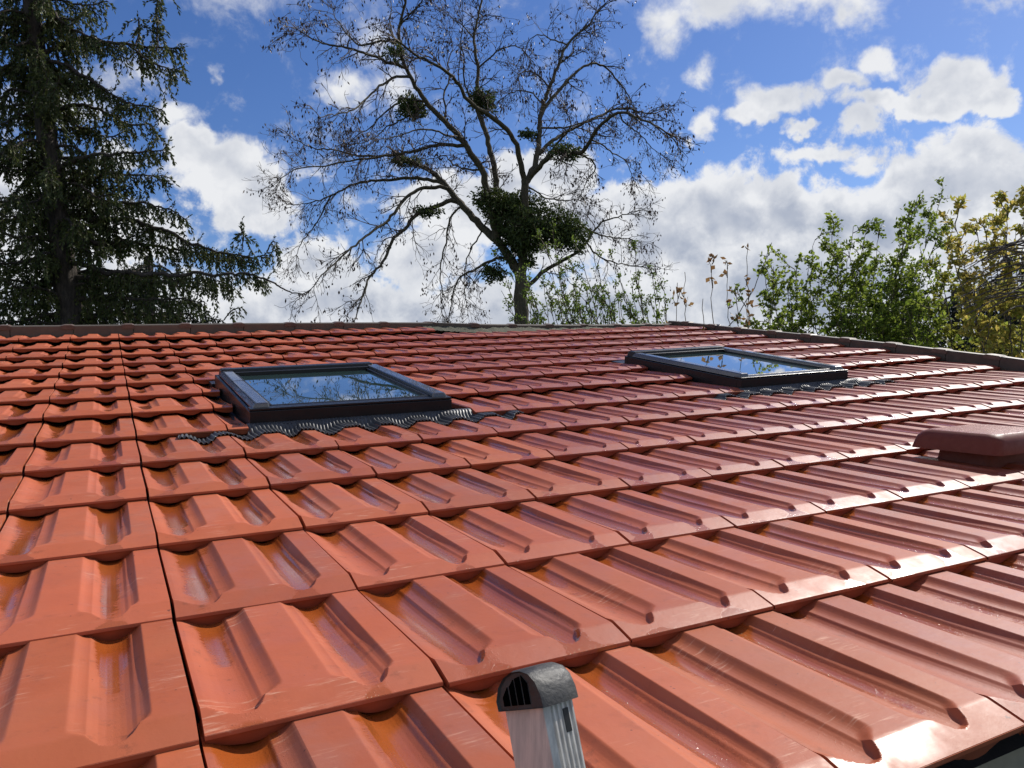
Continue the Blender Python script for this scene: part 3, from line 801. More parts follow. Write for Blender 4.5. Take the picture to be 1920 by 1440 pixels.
class Leaves:
    """small folded rhombic leaves"""
    def __init__(s): s.P = []; s.D = []; s.L = []; s.Wd = []
    def add(s, p, d, l, w): s.P.append(tuple(p)); s.D.append(tuple(d)); s.L.append(l); s.Wd.append(w)
    def build(s, name, mat, parent=None, seed=1):
        r = np.random.default_rng(seed)
        P = np.array(s.P); D = np.array(s.D, float); D /= np.linalg.norm(D, axis=1, keepdims=True) + 1e-9
        L = np.array(s.L)[:, None]; Wd = np.array(s.Wd)[:, None]; n = len(P)
        rv = r.normal(size=(n, 3)); S = np.cross(D, rv); S /= np.linalg.norm(S, axis=1, keepdims=True) + 1e-9
        Nn = np.cross(D, S)
        V = np.stack([P, P + D * L * .5 + S * Wd * .5 + Nn * Wd * .14, P + D * L, P + D * L * .5 - S * Wd * .5 + Nn * Wd * .14], 1).reshape(-1, 3)
        F = np.arange(n * 4).reshape(n, 4)
        rd = np.repeat(r.random(n), 4)
        return npmesh(name, V, F, mat, parent, False, rd)
def nrm(v): return v / (np.linalg.norm(v) + 1e-9)
def A(v): return np.array(tuple(v), float)
def resample(pts, step):
    pts = np.array([tuple(p) for p in pts], float); d = np.r_[0, np.cumsum(np.linalg.norm(np.diff(pts, axis=0), axis=1))]
    n = max(2, int(d[-1] / step) + 1); s = np.linspace(0, d[-1], n)
    # smooth the corners a little
    out = np.stack([np.interp(s, d, pts[:, k]) for k in range(3)], 1)
    for _ in range(2): out[1:-1] = (out[:-2] + 2 * out[1:-1] + out[2:]) / 4
    return out
def perp_dir(t, ang, r):
    a = nrm(np.cross(t, r.normal(size=3))); return nrm(t * math.cos(ang) + a * math.sin(ang))

# ------------------------------------------------------------------ big bare tree with mistletoe
def bare_tree():
    r = np.random.default_rng(11); D0 = 13.0
    base = at(981, 640, D0); foot = Vector((base.x, base.y, 0))
    root = empty('bare_tree', foot)
    wood = Tubes(); twigs = Tubes(); pods = Leaves()
    pxw = D0 / 1437.16
    limbs = [  # pixels of the photograph, radius in pixels start/end, depth drift at the tip (m)
        ([(981, 640), (979, 600), (976, 560), (978, 522), (972, 505)], 16, 13, 0, 0),
        ([(975, 515), (955, 484), (933, 451), (904, 427), (880, 402), (860, 378), (847, 362), (833, 344), (815, 327), (796, 313), (767, 304)], 11, 5, .6, 1),
        ([(978, 520), (981, 480), (984, 430), (984, 380), (984, 338)], 11, 9, 0, 0),
        ([(933, 451), (925, 410), (915, 370), (907, 320), (898, 311), (867, 262), (833, 227), (800, 193), (778, 160), (760, 127), (747, 82), (749, 44), (758, 11), (764, -30)], 9, 2.2, -.8, 1),
        ([(940, 440), (935, 380), (927, 320), (913, 255), (893, 204), (897, 129), (887, 71), (902, 11), (906, -30)], 8, 2, .7, 1),
        ([(984, 340), (975, 311), (975, 284), (953, 244), (924, 220), (880, 193), (855, 147), (830, 128), (800, 113), (772, 100), (751, 80)], 6.5, 2, -1.2, 1),
        ([(984, 345), (998, 325), (1006, 300), (1009, 289), (1013, 222), (1018, 195), (1032, 160), (1047, 122), (1062, 84), (1080, 66), (1102, 51), (1120, 22)], 7, 1.8, .9, 1),
        ([(1013, 222), (1022, 200), (1036, 182), (1058, 158), (1076, 138), (1111, 116), (1130, 122), (1147, 136), (1166, 160), (1180, 182), (1188, 200)], 4.5, 1.4, 1.3, 1),
        ([(992, 335), (1010, 315), (1035, 284), (1060, 281), (1089, 291), (1100, 276), (1107, 262), (1120, 238), (1158, 209), (1191, 218), (1224, 233), (1247, 247)], 6, 1.5, -1.5, 1),
        ([(1009, 289), (1030, 268), (1058, 249), (1102, 227), (1147, 207), (1182, 202), (1215, 215), (1250, 205)], 4.5, 1.3, 1.5, 1),
        ([(1013, 240), (1045, 240), (1073, 238), (1095, 228), (1130, 222)], 2.5, 1.2, .3, 1),
        ([(1035, 284), (1050, 262), (1075, 235), (1065, 217)], 3, 1, -.3, 1),
        ([(981, 548), (993, 535), (1016, 511), (1035, 498), (1056, 489), (1075, 478), (1093, 464), (1110, 438), (1127, 416), (1150, 408), (1175, 402)], 5.5, 1.3, .5, 1),
        ([(1085, 425), (1100, 429), (1127, 442), (1150, 445), (1178, 447)], 2.5, 1, .9, 1),
        ([(1080, 440), (1100, 455), (1115, 475), (1127, 485), (1160, 495), (1200, 500)], 2.5, 1, .6, 1),
        ([(862, 380), (856, 374), (847, 373), (830, 382), (811, 391), (790, 396), (778, 402), (768, 416), (762, 429), (738, 444), (728, 470), (722, 489), (708, 503), (696, 513), (688, 528), (684, 542), (675, 570), (664, 602)], 5.5, 1.2, -1.0, 1),
        ([(842, 355), (833, 350), (815, 350), (789, 353), (775, 360), (762, 369), (748, 385), (736, 404), (722, 420), (707, 429), (690, 440), (673, 453), (655, 468), (638, 484), (622, 500), (607, 511), (589, 536)], 4.5, 1, -1.6, 1),
        ([(836, 346), (829, 341), (800, 336), (767, 333), (722, 338), (690, 340), (664, 344), (645, 353), (620, 367), (600, 376), (582, 380), (550, 384)], 4.5, 1, .8, 1),
        ([(620, 367), (612, 382), (604, 400), (597, 411), (593, 420), (580, 436), (567, 451), (556, 478)], 2.2, .9, .9, 1),
        ([(875, 270), (867, 276), (850, 272), (833, 269), (810, 273), (784, 282), (750, 289), (722, 291), (673, 293), (650, 287), (638, 282), (615, 280), (589, 280), (570, 270), (544, 256)], 4.2, 1, 1.4, 1),
        ([(740, 290), (700, 296), (660, 300), (625, 308), (600, 315), (578, 309), (550, 318), (528, 333)], 2.6, .9, -.8, 1),
        ([(798, 191), (784, 188), (770, 186), (749, 189), (735, 199), (722, 211), (705, 228), (689, 244), (670, 252), (655, 267)], 2.8, .9, 1.0, 1),
        ([(769, 144), (762, 141), (750, 142), (733, 147), (722, 155), (711, 162), (695, 177), (682, 189), (668, 202), (656, 211), (628, 215), (600, 220)], 3, .9, -1.2, 1),
        ([(760, 127), (740, 120), (722, 118), (716, 111), (709, 107), (690, 101), (671, 96), (640, 88), (611, 84), (590, 76), (576, 67), (558, 56)], 3.4, .9, -1.4, 1),
        ([(746, 80), (725, 76), (707, 77), (690, 82), (673, 87), (655, 70), (640, 50), (629, 36), (622, 13)], 2.8, .8, .8, 1),
        ([(747, 82), (735, 60), (728, 40), (735, 20), (730, -10)], 2, .8, .3, 1),
        ([(750, 50), (765, 30), (785, 15), (800, -20)], 1.8, .8, -.3, 1),
        ([(955, 487), (949, 484), (938, 482), (927, 484), (910, 494), (893, 504), (875, 513), (860, 518), (853, 535), (847, 560), (842, 598)], 3.6, 1, .9, 1),
        ([(872, 384), (860, 389), (852, 397), (844, 407), (840, 422), (838, 438), (835, 455), (833, 469), (829, 482), (827, 493), (825, 505), (824, 513), (829, 545), (829, 589)], 2.6, .9, .6, 1),
        ([(920, 400), (900, 440), (880, 470), (870, 510), (872, 560)], 2.2, .9, 1.0, 1),
        ([(887, 71), (870, 50), (850, 35), (830, 20)], 2, .8, .5, 1),
        ([(897, 129), (915, 110), (935, 92), (955, 86), (975, 88), (990, 105)], 2.2, .8, -.6, 1),
        ([(1018, 195), (1000, 175), (975, 168), (955, 175), (940, 185)], 2.2, .8, .6, 1),
        ([(1030, 165), (1010, 140), (985, 130), (970, 145)], 2, .8, -.6, 1),
        ([(1062, 84), (1040, 75), (1010, 62), (990, 75), (985, 95)], 2, .8, .5, 1),
        ([(1047, 122), (1065, 108), (1076, 95), (1072, 80), (1085, 70), (1110, 62)], 2, .8, .8, 1),
        ([(1158, 209), (1175, 235), (1200, 250), (1220, 275), (1240, 290)], 2.2, .8, .5, 1),
        ([(1107, 262), (1130, 270), (1150, 290), (1175, 300), (1185, 330)], 2.0, .8, .8, 1),
        ([(1089, 291), (1110, 300), (1120, 312), (1100, 340), (1090, 365)], 2.0, .8, .8, 1),
        ([(985, 345), (1020, 372), (1050, 376), (1085, 373), (1105, 385)], 2.0, .8, .8, 1),
        ([(907, 320), (880, 318), (850, 310), (835, 290), (800, 300)], 2.4, .9, 1.0, 1),
        ([(833, 227), (838, 205), (830, 180), (845, 150), (838, 120), (850, 90), (843, 60)], 2.6, .8, .6, 1),
        ([(893, 204), (875, 170), (868, 140), (872, 110), (862, 80), (868, 50)], 2.4, .8, -.8, 1),
        ([(800, 193), (775, 215), (750, 225), (720, 240), (700, 262), (672, 270)], 2.4, .8, .9, 1),
        ([(867, 262), (835, 252), (805, 240), (775, 245), (740, 258), (710, 262)], 2.4, .8, -.9, 1),
    ]
    known = []
    def depth_at(x, y):
        if not known: return D0
        K = np.array(known); d = np.hypot(K[:, 0] - x, K[:, 1] - y); i = int(np.argmin(d)); return K[i, 2] if d[i] < 22 else D0
    tips = []
    for li, (px, r0, r1, drift, tw) in enumerate(limbs):
        d0 = depth_at(*px[0]); n = len(px)
        cum = np.r_[0, np.cumsum([math.dist(px[i], px[i + 1]) for i in range(n - 1)])]; tot = cum[-1]
        pts = []
        for (x, y), c in zip(px, cum):
            f = c / tot; d = d0 + drift * 1.5 * f ** 1.2; pts.append(at(x, y, d))
        P = resample(pts, .09); m = len(P)
        P[1:-1] += r.normal(0, .008, (m - 2, 3))
        rad = np.linspace(r0 * (1 if li == 0 else .86), r1 * .8, m) * pxw
        if li == 0:
            P = np.vstack([A(foot) + (0, 0, -.1), P]); rad = np.r_[rad[0] * 1.25, rad]
        wood.add(P, rad, 8 if r0 > 4 else 6)
        for i in range(0, m, 2):
            q = to_px(Vector(P[min(i + (1 if li == 0 else 0), len(P) - 1)])); dd = (Vector(P[min(i, len(P) - 1)]) - CAM).dot(FWD)
            if q: known.append((q[0], q[1], dd))
        if tw:
            for i in range(3, m):
                f = i / m
                if r.random() < .38 + .45 * f and rad[i] < .06:
                    t = nrm(P[i] - P[i - 1]); tips.append((P[i], perp_dir(t, r.uniform(.4, 1.1), r), min(rad[i] * .6, .012), .22 + .50 * r.random() * (1.15 - .45 * f)))
            t = nrm(P[-1] - P[-3])
            for _ in range(4): tips.append((P[-1], perp_dir(t, r.uniform(.1, .6), r), r1 * pxw * .8, .5))
    def shoot(p, d, rad, L, lvl):
        n = max(3, int(L / .07)); pts = [p]; q = p.copy(); dd = d.copy()
        for i in range(n):
            dd = nrm(dd + r.normal(0, .17, 3) + np.array((0, 0, -.055 if lvl < 2 else .05)))
            q = q + dd * L / n; pts.append(q)
        rr = np.linspace(rad, max(rad * .35, .0028), n + 1)
        twigs.add(pts, rr, 3)
        if lvl < 2:
            kids = int(3 + L * (7 if lvl == 0 else 6)) if lvl == 0 else int(1 + L * 6)
            for _ in range(kids):
                i = r.integers(1, n + 1); t = nrm(pts[i] - pts[i - 1])
                shoot(pts[i], perp_dir(t, r.uniform(.35, 1.0), r), max(rr[i] * .7, .003), L * r.uniform(.25, .55), lvl + 1)
        if r.random() < (.18 if lvl < 2 else .25):
            for _ in range(r.integers(1, 5)):
                pods.add(pts[-1] + r.normal(0, .035, 3), nrm(np.array((r.normal(0, .35), r.normal(0, .35), -1))), r.uniform(.04, .085), r.uniform(.02, .035))
    for p, d, rad, L in tips: shoot(p, d, max(rad, .005), L, 0)
    wood.build('trunk', M_BARK, root); twigs.build('twigs', M_TWIG, root); pods.build('dry_seed_pods', L_POD, root, 3)
    # mistletoe balls
    for k, (x, y, rx, ry, n) in enumerate([(955, 392, 62, 38, 3600), (1005, 425, 78, 42, 4400), (1065, 440, 42, 36, 1700), (975, 455, 45, 40, 1800), (772, 202, 26, 29, 900), (903, 190, 27, 28, 950), (762, 303, 34, 12, 420), (800, 396, 30, 13, 380),
                                           (926, 512, 23, 20, 600), (1062, 285, 30, 20, 620), (742, 100, 22, 24, 320), (992, 252, 22, 12, 240), (990, 492, 16, 14, 200), (915, 372, 30, 24, 500)]):
        lv = Leaves(); tb = Tubes(); d = depth_at(x, y) ; c = A(at(x, y, d)); ax = A(CR @ Vector((1, 0, 0))); ay = A(CR @ Vector((0, 1, 0))); az = A(FWD)
        R3 = (rx * pxw, ry * pxw, (rx + ry) / 2 * pxw)
        nl = int(n * 1.25)
        for i in range(nl):
            v = nrm(r.normal(size=3)); rr_ = r.random() ** .45 * (1 + .22 * math.sin(v[0] * 7 + v[1] * 5 + k) + r.normal(0, .05))
            p = c + ax * v[0] * R3[0] * rr_ + ay * v[1] * R3[1] * rr_ + az * v[2] * R3[2] * rr_
            lv.add(p, nrm(v + r.normal(0, .7, 3) + np.array((0, 0, -.3))), r.uniform(.05, .085), r.uniform(.022, .034))
            if i % 14 == 0 and n > 350: tb.add([c + (p - c) * .15 + r.normal(0, .02, 3), c + (p - c) * .6 + r.normal(0, .03, 3), p], [.006, .0045, .003], 3)
        o = lv.build('mistletoe', L_MIST, root, k); s = tb.build('mistletoe_stems', M_STEM, o) if tb.V else None
    rebase(root); tag(root, 'tall nearly leafless tree with mistletoe clumps rising behind the ridge', 'tree')
bare_tree()

# ------------------------------------------------------------------ spruce
def spruce(name, lab, trunk_px, D0, boughs, seed, n_rand, rad0, heights, strand=1.0, mat=L_SPRUCE):
    r = np.random.default_rng(seed); pxw = D0 / 1437.16
    tp = [A(at(x, y, D0)) for x, y in trunk_px]; foot = np.array((tp[0][0], tp[0][1], 0.0))
    root = empty(name, tuple(foot))
    P = resample([foot + (0, 0, -.1)] + tp, .15); wood = Tubes(); rad = np.linspace(rad0 * 1.15, rad0 * .45, len(P)); wood.add(P, rad, 9)
    lv = Leaves(); thin = Tubes()
    def needles(pts, w, dens=1.0):
        for i in range(1, len(pts)):
            t = nrm(pts[i] - pts[i - 1]); s = np.linalg.norm(pts[i] - pts[i - 1])
            for _ in range(max(2, int(s / .0105 * dens))):
                p = pts[i - 1] + (pts[i] - pts[i - 1]) * r.random()
                lv.add(p, nrm(perp_dir(t, r.uniform(.35, .85), r)), r.uniform(.7, 1.2) * w, w * .38)
    def bough(pts, r0, foliage=1.0, bare_tip=False):
        B = resample(pts, .035); m = len(B); B[1:] += np.cumsum(r.normal(0, .0075, (m - 1, 3)), 0)
        wood.add(B, np.linspace(r0, .006, m), 5)
        for i in range(3, m):
            f = i / m
            if f < .10: continue
            if bare_tip and f > .80: 
                if i % 2: needles([B[i], B[i] + r.normal(0, .03, 3)], .03, .3)
                continue
            t = nrm(B[i] - B[i - 1])
            side = nrm(np.cross(t, (0, 0, 1)))
            for s in (-1, 1):
                if r.random() > .92 * foliage * strand: continue
                L = r.uniform(.10, .30 + .22 * (r.random() < .2)) * (1.15 - .45 * f) 
                d = nrm(side * s * r.uniform(.2, 1.0) + t * r.uniform(.1, .7) + np.array((0, 0, -r.uniform(.15, .9))))
                q = B[i].copy(); pl = [q]; n = max(3, int(L / .05))
                for k in range(n):
                    d = nrm(d + np.array((0, 0, -.45)) + r.normal(0, .15, 3)); q = q + d * L / n; pl.append(q)
                thin.add(pl, np.linspace(.004, .002, n + 1), 3); needles(pl, .055)
            if r.random() < .35 * foliage * (.4 + f):      # short rising shoots on top
                d = nrm(t + np.array((0, 0, r.uniform(.3, 1.4))) + r.normal(0, .3, 3)); L = r.uniform(.05, .16)
                pl = [B[i], B[i] + d * L * .5, B[i] + d * L + (0, 0, .01)]; thin.add(pl, [.004, .003, .002], 3); needles(pl, .04)
        needles(B[int(m * .2):] if not bare_tip else B[int(m * .2):int(m * .8)], .036, .9)
        return B
    for px, r0, fol, bt, dr in boughs:
        n = len(px); near = min(range(len(P)), key=lambda i: abs((to_px(Vector(P[i])) or (0, 9e9))[1] - px[0][1]))
        pts = [A(at(x, y, D0 + dr * (i / (n - 1)) ** 1.2)) for i, (x, y) in enumerate(px)]
        bough([P[near] if math.dist(px[0], to_px(Vector(P[near]))) < 70 else pts[0]] + pts[1:], r0, fol, bt)
    for j in range(n_rand):
        f = (j + r.random()) / n_rand; y = heights[0] + (heights[1] - heights[0]) * f
        i = min(range(len(P)), key=lambda i: abs((to_px(Vector(P[i])) or (0, 9e9))[1] - y)); p = P[i]
        az = j * 2.4 + r.normal(0, .3); reach = heights[2] + (heights[3] - heights[2]) * f; L = reach * r.uniform(.6, 1.05)
        h = np.array((math.cos(az), math.sin(az), 0))
        dz = r.uniform(-.25, .22); pts = [p, p + h * L * .35 + (0, 0, .05 + dz * .3), p + h * L * .7 + (0, 0, (dz - .12) * L), p + h * L + (0, 0, (dz - .02) * L)]
        bough(pts, .022, .95)
    wood.build('trunk', M_BARKD, root); thin.build('twigs', M_TWIG, root); lv.build('needles', mat, root, seed)
    rebase(root); tag(root, lab, 'tree')
spruce('spruce_tree', 'dark shaggy spruce with drooping boughs filling the left of the sky',
       [(136, 650), (127, 560), (118, 480), (108, 400), (98, 330), (88, 260), (75, 150), (65, 60), (52, -60), (45, -160)], 9.0,
       [([(62, -10), (86, 0), (120, 30), (151, 52), (194, 60), (241, 69)], .03, 1, 0, -.3),
        ([(73, 95), (129, 78), (181, 78), (241, 84), (293, 92), (334, 92)], .035, 1.15, 0, .3),
        ([(293, 95), (296, 60), (293, 25), (296, -8)], .012, 1.0, 0, .05),
        ([(255, 85), (262, 60), (258, 35)], .01, .9, 0, .05),
        ([(78, 103), (129, 125), (185, 159), (224, 190), (267, 207), (306, 215)], .03, 1.0, 0, -.5),
        ([(241, 84), (280, 118), (310, 128), (340, 122)], .014, 1.0, 0, .1),
        ([(85, 235), (130, 200), (190, 205), (235, 240), (290, 240), (300, 262)], .03, .9, 0, .6),
        ([(108, 315), (150, 300), (202, 297), (258, 297), (318, 293)], .034, 1.15, 0, -.4),
        ([(108, 340), (160, 345), (220, 340), (275, 345), (312, 350)], .03, 1.1, 0, .6),
        ([(118, 380), (180, 372), (240, 380), (300, 385), (330, 410)], .03, 1.1, 0, -.2),
        ([(119, 388), (194, 405), (258, 413), (323, 435), (370, 456), (430, 465), (474, 474), (500, 472), (521, 462)], .04, 1.2, 0, .2),
        ([(454, 468), (455, 450), (454, 424)], .008, .6, 0, .02),
        ([(500, 472), (507, 458), (516, 450)], .01, 1.0, 0, .02),
        ([(125, 450), (190, 450), (260, 455), (330, 470), (400, 480), (450, 492)], .034, 1.15, 0, .5),
        ([(129, 495), (194, 504), (280, 508), (366, 504), (439, 508), (487, 525), (517, 543), (547, 546)], .036, 1.2, 1, -.5),
        ([(128, 520), (200, 530), (280, 535), (350, 528), (400, 530), (430, 545)], .034, 1.15, 0, .3),
        ([(131, 560), (200, 560), (270, 565), (340, 562), (390, 570)], .032, 1.2, 0, -.3),
        ([(133, 600), (200, 590), (280, 600), (330, 598)], .03, 1.1, 0, .5),
        ([(420, 600), (428, 590), (436, 582), (455, 580)], .008, .7, 0, .0),
        ([(75, 140), (40, 120), (0, 115), (-40, 130)], .03, 1.1, 0, .3),
        ([(68, 60), (35, 40), (0, 30), (-40, 40)], .03, 1.1, 0, -.3),
        ([(85, 210), (45, 190), (0, 200), (-40, 220)], .03, 1.0, 0, .3),
        ([(100, 330), (60, 300), (20, 292), (-40, 300)], .032, 1.1, 0, -.4),
        ([(108, 400), (70, 410), (30, 418), (-40, 425)], .032, .9, 0, .4),
        ([(120, 500), (73, 530), (30, 531), (-40, 532)], .032, .9, 0, -.4),
        ([(120, 540), (80, 570), (30, 575), (-40, 580)], .032, 1.2, 0, .4),
        ([(135, 590), (90, 590), (40, 600), (-40, 605)], .032, 1.2, 0, -.2)], 5, 84, .17, (640, -120, 1.15, .66))
spruce('spruce_tree', 'second darker spruce standing low behind the big spruce',
       [(283, 680), (281, 600), (279, 540), (278, 480)], 12.0,
       [([(281, 600), (320, 590), (370, 592), (420, 600)], .03, 1.1, 0, .3), ([(281, 560), (240, 570), (200, 590)], .03, 1.1, 0, -.3)], 9, 16, .15, (640, 480, 1.1, .4), 1.0, L_DARK)

# ------------------------------------------------------------------ shrubs
def shrub(name, lab, cat, stems, D0, seed, leafmat_, stemmat, leaf=(.03, .02), lvl_n=(7, 4), spread=.5, leafn=6, up=.12, side_len=.38, drift=.5, extra=None):
    r = np.random.default_rng(seed); pxw = D0 / 1437.16
    x0 = sum(s[0][0] for s in stems) / len(stems); b = at(x0, 650, D0); root = empty(name, (b.x, b.y, 0))
    tb = Tubes(); lv = Leaves()
    foot0 = np.array((b.x, b.y, 0.0))
    def twig(p, d, L, rad, lvl):
        n = max(3, int(L / .05)); pts = [p]; q = p.copy(); dd = d
        for i in range(n):
            dd = nrm(dd + r.normal(0, .16, 3) + np.array((0, 0, up))); q = q + dd * L / n; pts.append(q)
            if r.random() < .85:
                for _ in range(leafn if lvl else max(1, leafn // 2)):
                    lv.add(q + r.normal(0, .012, 3), nrm(dd * .5 + r.normal(0, 1, 3)), leaf[0] * r.uniform(.6, 1.25), leaf[1] * r.uniform(.6, 1.25))
        tb.add(pts, np.linspace(rad, .002, n + 1), 3)
        if lvl < 1:
            for _ in range(lvl_n[1]):
                i = r.integers(1, n + 1); twig(pts[i], perp_dir(nrm(pts[i] - pts[i - 1]), r.uniform(.4, 1.0), r), L * r.uniform(.3, .6), rad * .6, lvl + 1)
    for s in stems:
        px, rad = s[0:-1] if len(s) > 2 else s[0], s[-1]
        px = s[0:-1]; dr = r.uniform(-drift, drift)
        pts = [A(at(x, y, D0 + dr)) for x, y in px]
        first = pts[0]; foot = np.array((first[0] * .55 + foot0[0] * .45, first[1] * .55 + foot0[1] * .45, 0.0))
        P = resample([foot, (foot + first) / 2 + np.array((0, 0, .2)), *pts], .07); m = len(P); P[1:-1] += r.normal(0, .006, (m - 2, 3))
        tb.add(P, np.linspace(rad * pxw * 1.3, .0028, m), 4)
        for i in range(2, m):
            f = i / m
            if P[i][2] < 1.6 or r.random() > lvl_n[0] / 10 * (1.45 - .9 * f): continue
            twig(P[i], perp_dir(nrm(P[i] - P[i - 1]), r.uniform(spread * .6, spread * 1.6), r), side_len * r.uniform(.35, 1) * (1.15 - .7 * f), .006, 0)
    tb.build('stems', stemmat, root); lv.build('leaves', leafmat_, root, seed)
    if extra: extra(root)
    rebase(root); tag(root, lab, cat)
def arch(x0, y0, x1, y1, k=0.0, n=4):
    return [(x0 + (x1 - x0) * t + k * math.sin(math.pi * t), y0 + (y1 - y0) * t) for t in [i / n for i in range(n + 1)]]
rr = random.Random(21)
EXA = [tuple([(x - 26 * t + (x % 13) * t, 640 - (640 - yt) * t) for t in (0, .25, .5, .75, 1) for yt in (530 + (x % 37),)]) + (1.0,) for x in range(1000, 1110, 9)]
EXB = [tuple([(x - 18 * t, 640 - (640 - yt) * t) for t in (0, .25, .5, .75, 1) for yt in (535 + (x * 7 % 45),)]) + (.9,) for x in range(1105, 1262, 11)]
shrub('hazel_shrub', 'thin upright shrub with sparse pale young leaves in front of the bare trunk', 'shrub',
      [tuple(arch(1005 + 0, 640, 930, 470, -8)) + (1.6,), tuple(arch(1020, 640, 985, 520, 6)) + (1.5,), tuple(arch(1085, 640, 1000, 420, 8)) + (1.8,), tuple(arch(1075, 640, 1035, 430, -4)) + (1.6,),
       tuple(arch(1140, 640, 1010, 455, 10)) + (1.6,), tuple(arch(1125, 640, 1085, 470, 6)) + (1.7,), tuple(arch(1030, 640, 958, 510, -6)) + (1.2,), tuple(arch(1000, 640, 940, 545, -6)) + (1.2,),
       tuple(arch(1180, 640, 1075, 500, 6)) + (1.4,), tuple(arch(1060, 640, 1045, 540, 3)) + (1.2,)] + EXA, 7.5, 31, L_YOUNG, M_STEM, (.028, .020), (8, 3), .5, 3, .10, .30)
shrub('hazel_shrub', 'thin upright shrub of pale stems between the bare tree and the roof corner', 'shrub',
      [tuple(arch(1215, 640, 1190, 462, -5)) + (1.5,), tuple(arch(1190, 640, 1150, 490, 5)) + (1.4,), tuple(arch(1235, 640, 1222, 510, 3)) + (1.2,), tuple(arch(1160, 640, 1120, 500, -4)) + (1.4,),
       tuple(arch(1250, 640, 1245, 545, 2)) + (1.0,), tuple(arch(1205, 640, 1165, 530, 3)) + (1.2,), tuple(arch(1145, 640, 1140, 540, 3)) + (1.1,), tuple(arch(1110, 640, 1100, 540, 3)) + (1.1,)] + EXB, 7.2, 32, L_YOUNG, M_STEM, (.028, .020), (7.5, 3), .45, 3, .12, .24)
shrub('dry_shrub', 'bare twiggy shrub with withered brown leaves behind the roof corner', 'shrub',
      [tuple(arch(1290, 640, 1284, 510, -2)) + (1.2,), tuple(arch(1268, 640, 1270, 530, 1)) + (1.0,), tuple(arch(1340, 640, 1335, 495, -3)) + (1.3,), tuple(arch(1370, 640, 1364, 505, -3)) + (1.2,),
       tuple(arch(1345, 640, 1447, 455, 14)) + (1.9,), tuple(arch(1405, 640, 1402, 468, -2)) + (1.2,), tuple(arch(1320, 640, 1318, 560, 2)) + (1.0,), tuple(arch(1385, 640, 1378, 540, 2)) + (1.1,)], 6.6, 33, L_DRY, M_STEM, (.06, .034), (4.5, 1), .4, 1, .1, .18)
G = []
for (x0, y0, x1, y1) in [(1420, 650, 1400, 560), (1450, 650, 1435, 520), (1470, 650, 1450, 500), (1500, 660, 1490, 505), (1520, 660, 1540, 490), (1540, 660, 1528, 450), (1560, 660, 1600, 425), (1575, 660, 1560, 440),
                         (1590, 660, 1625, 430), (1600, 665, 1590, 470), (1480, 660, 1475, 540), (1440, 660, 1460, 560)]:
    G.append(tuple(arch(x0, y0, x1, y1, rr.uniform(-14, 14))) + (rr.uniform(1.3, 2.4),))
shrub('leafy_bush', 'green leafy bush with loose open top right of the withered shrub', 'bush', G, 7.6, 34, L_GREEN, M_STEM, (.044, .031), (8.4, 5), .75, 3, .05, .50)
G = []
for (x0, y0, x1, y1) in [(1620, 670, 1650, 430), (1640, 670, 1690, 420), (1650, 670, 1700, 455), (1660, 670, 1720, 372), (1670, 670, 1760, 385), (1680, 670, 1760, 440), (1610, 670, 1600, 520), (1690, 680, 1680, 520), (1700, 680, 1745, 500),
                         (1640, 680, 1630, 540), (1720, 680, 1770, 520), (1660, 680, 1655, 580), (1600, 680, 1570, 560)]:
    G.append(tuple(arch(x0, y0, x1, y1, rr.uniform(-14, 14))) + (rr.uniform(1.4, 2.8),))
shrub('leafy_bush', 'densest green bush, tallest of the leafy ones, behind the right verge', 'bush', G, 7.9, 35, L_GREEN, M_STEM, (.044, .031), (9.5, 6), .8, 3, .04, .56)
G = [tuple(arch(x, 680, x + rr.uniform(-25, 25), 575 + rr.uniform(-22, 22), rr.uniform(-8, 8))) + (rr.uniform(1.0, 1.6),) for x in range(1430, 1770, 14)]
shrub('low_hedge', 'low leafy hedge running along the foot of the taller bushes', 'hedge', G, 7.2, 44, L_GREEN, M_STEM, (.042, .030), (8, 4), .8, 3, .04, .30)
G = []
for (x0, y0, x1, y1) in [(1850, 700, 1790, 420), (1870, 700, 1830, 410), (1880, 700, 1850, 450), (1900, 700, 1890, 380), (1915, 700, 1920, 365), (1930, 700, 1945, 380), (1860, 700, 1775, 470), (1890, 700, 1800, 510), (1905, 700, 1870, 420), (1940, 700, 1905, 430)]:
    G.append(tuple(arch(x0, y0, x1, y1, rr.uniform(-12, 12))) + (rr.uniform(1.6, 3.4),))
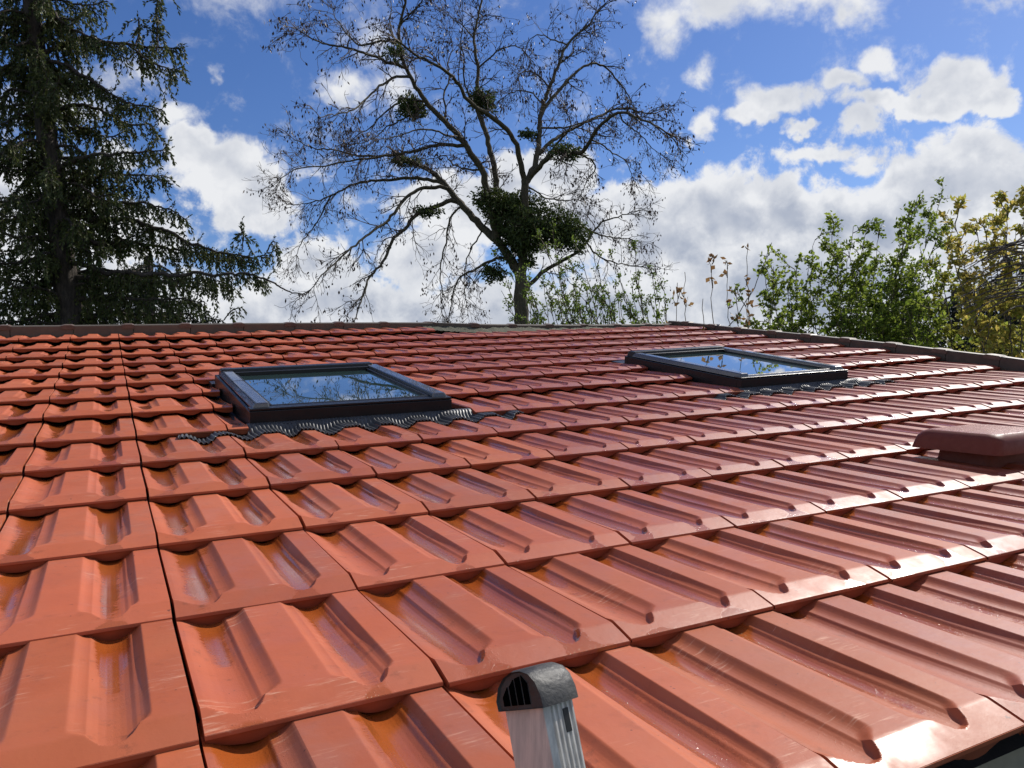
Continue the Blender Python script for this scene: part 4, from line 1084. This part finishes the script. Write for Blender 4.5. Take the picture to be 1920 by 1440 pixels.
def grey_boughs(root):
    r = np.random.default_rng(5); tb = Tubes()
    for k in range(26):
        x1, y1 = 1960 + r.uniform(-10, 40), 440 + r.uniform(-20, 130); x0, y0 = 1775 + r.uniform(0, 90), y1 + r.uniform(10, 70)
        pts = [A(at(x1 + (x0 - x1) * t, y1 + (y0 - y1) * t - 14 * math.sin(math.pi * t) + r.normal(0, 2), 6.2 + r.uniform(-.1, .1))) for t in np.linspace(0, 1, 8)]
        tb.add(pts, np.linspace(.010, .0028, 8), 4)
    tb.build('bare_boughs', M_STEMG, root)
shrub('yellow_tree', 'small tree with yellow and reddish leaves at the right picture edge', 'tree', G, 6.6, 36, L_YEL, M_STEMG, (.058, .034), (7, 4), .65, 3, .08, .40, .3, grey_boughs)
G = []
for (x0, y0, x1, y1) in [(1810, 700, 1760, 480), (1820, 700, 1800, 520), (1870, 720, 1850, 560), (1900, 720, 1900, 560), (1920, 720, 1935, 540), (1840, 720, 1830, 600), (1880, 720, 1870, 600), (1790, 700, 1775, 560), (1860, 720, 1845, 640), (1900, 730, 1890, 640), (1930, 730, 1925, 620)]:
    G.append(tuple(arch(x0, y0, x1, y1, rr.uniform(-10, 10))) + (rr.uniform(1.3, 2.4),))
shrub('mixed_bush', 'yellow green bush below the yellow tree beside the verge', 'bush', G, 7.4, 37, L_YELG, M_STEM, (.050, .035), (6.5, 4), .65, 3, .06, .42)
spruce('dark_conifer', 'dark distant conifer seen between the green bush and the yellow tree', [(1795, 760), (1795, 680), (1792, 600), (1790, 540)], 13.0, [], 41, 30, .12, (740, 545, 1.0, .25), 1.0, L_DARK)
spruce('dark_conifer', 'dark conifer standing behind the yellow tree at the right edge', [(1895, 800), (1893, 700), (1890, 600), (1888, 490)], 10.0, [], 42, 40, .12, (780, 490, .95, .3), 1.0, L_DARK)
spruce('dark_conifer', 'dark low conifer behind the densest green bush', [(1700, 760), (1700, 700), (1698, 620), (1696, 560)], 13.0, [], 43, 30, .12, (740, 565, 1.4, .5), 1.0, L_DARK)
print('objects', len(bpy.data.objects), 'tiles', len(tiles))
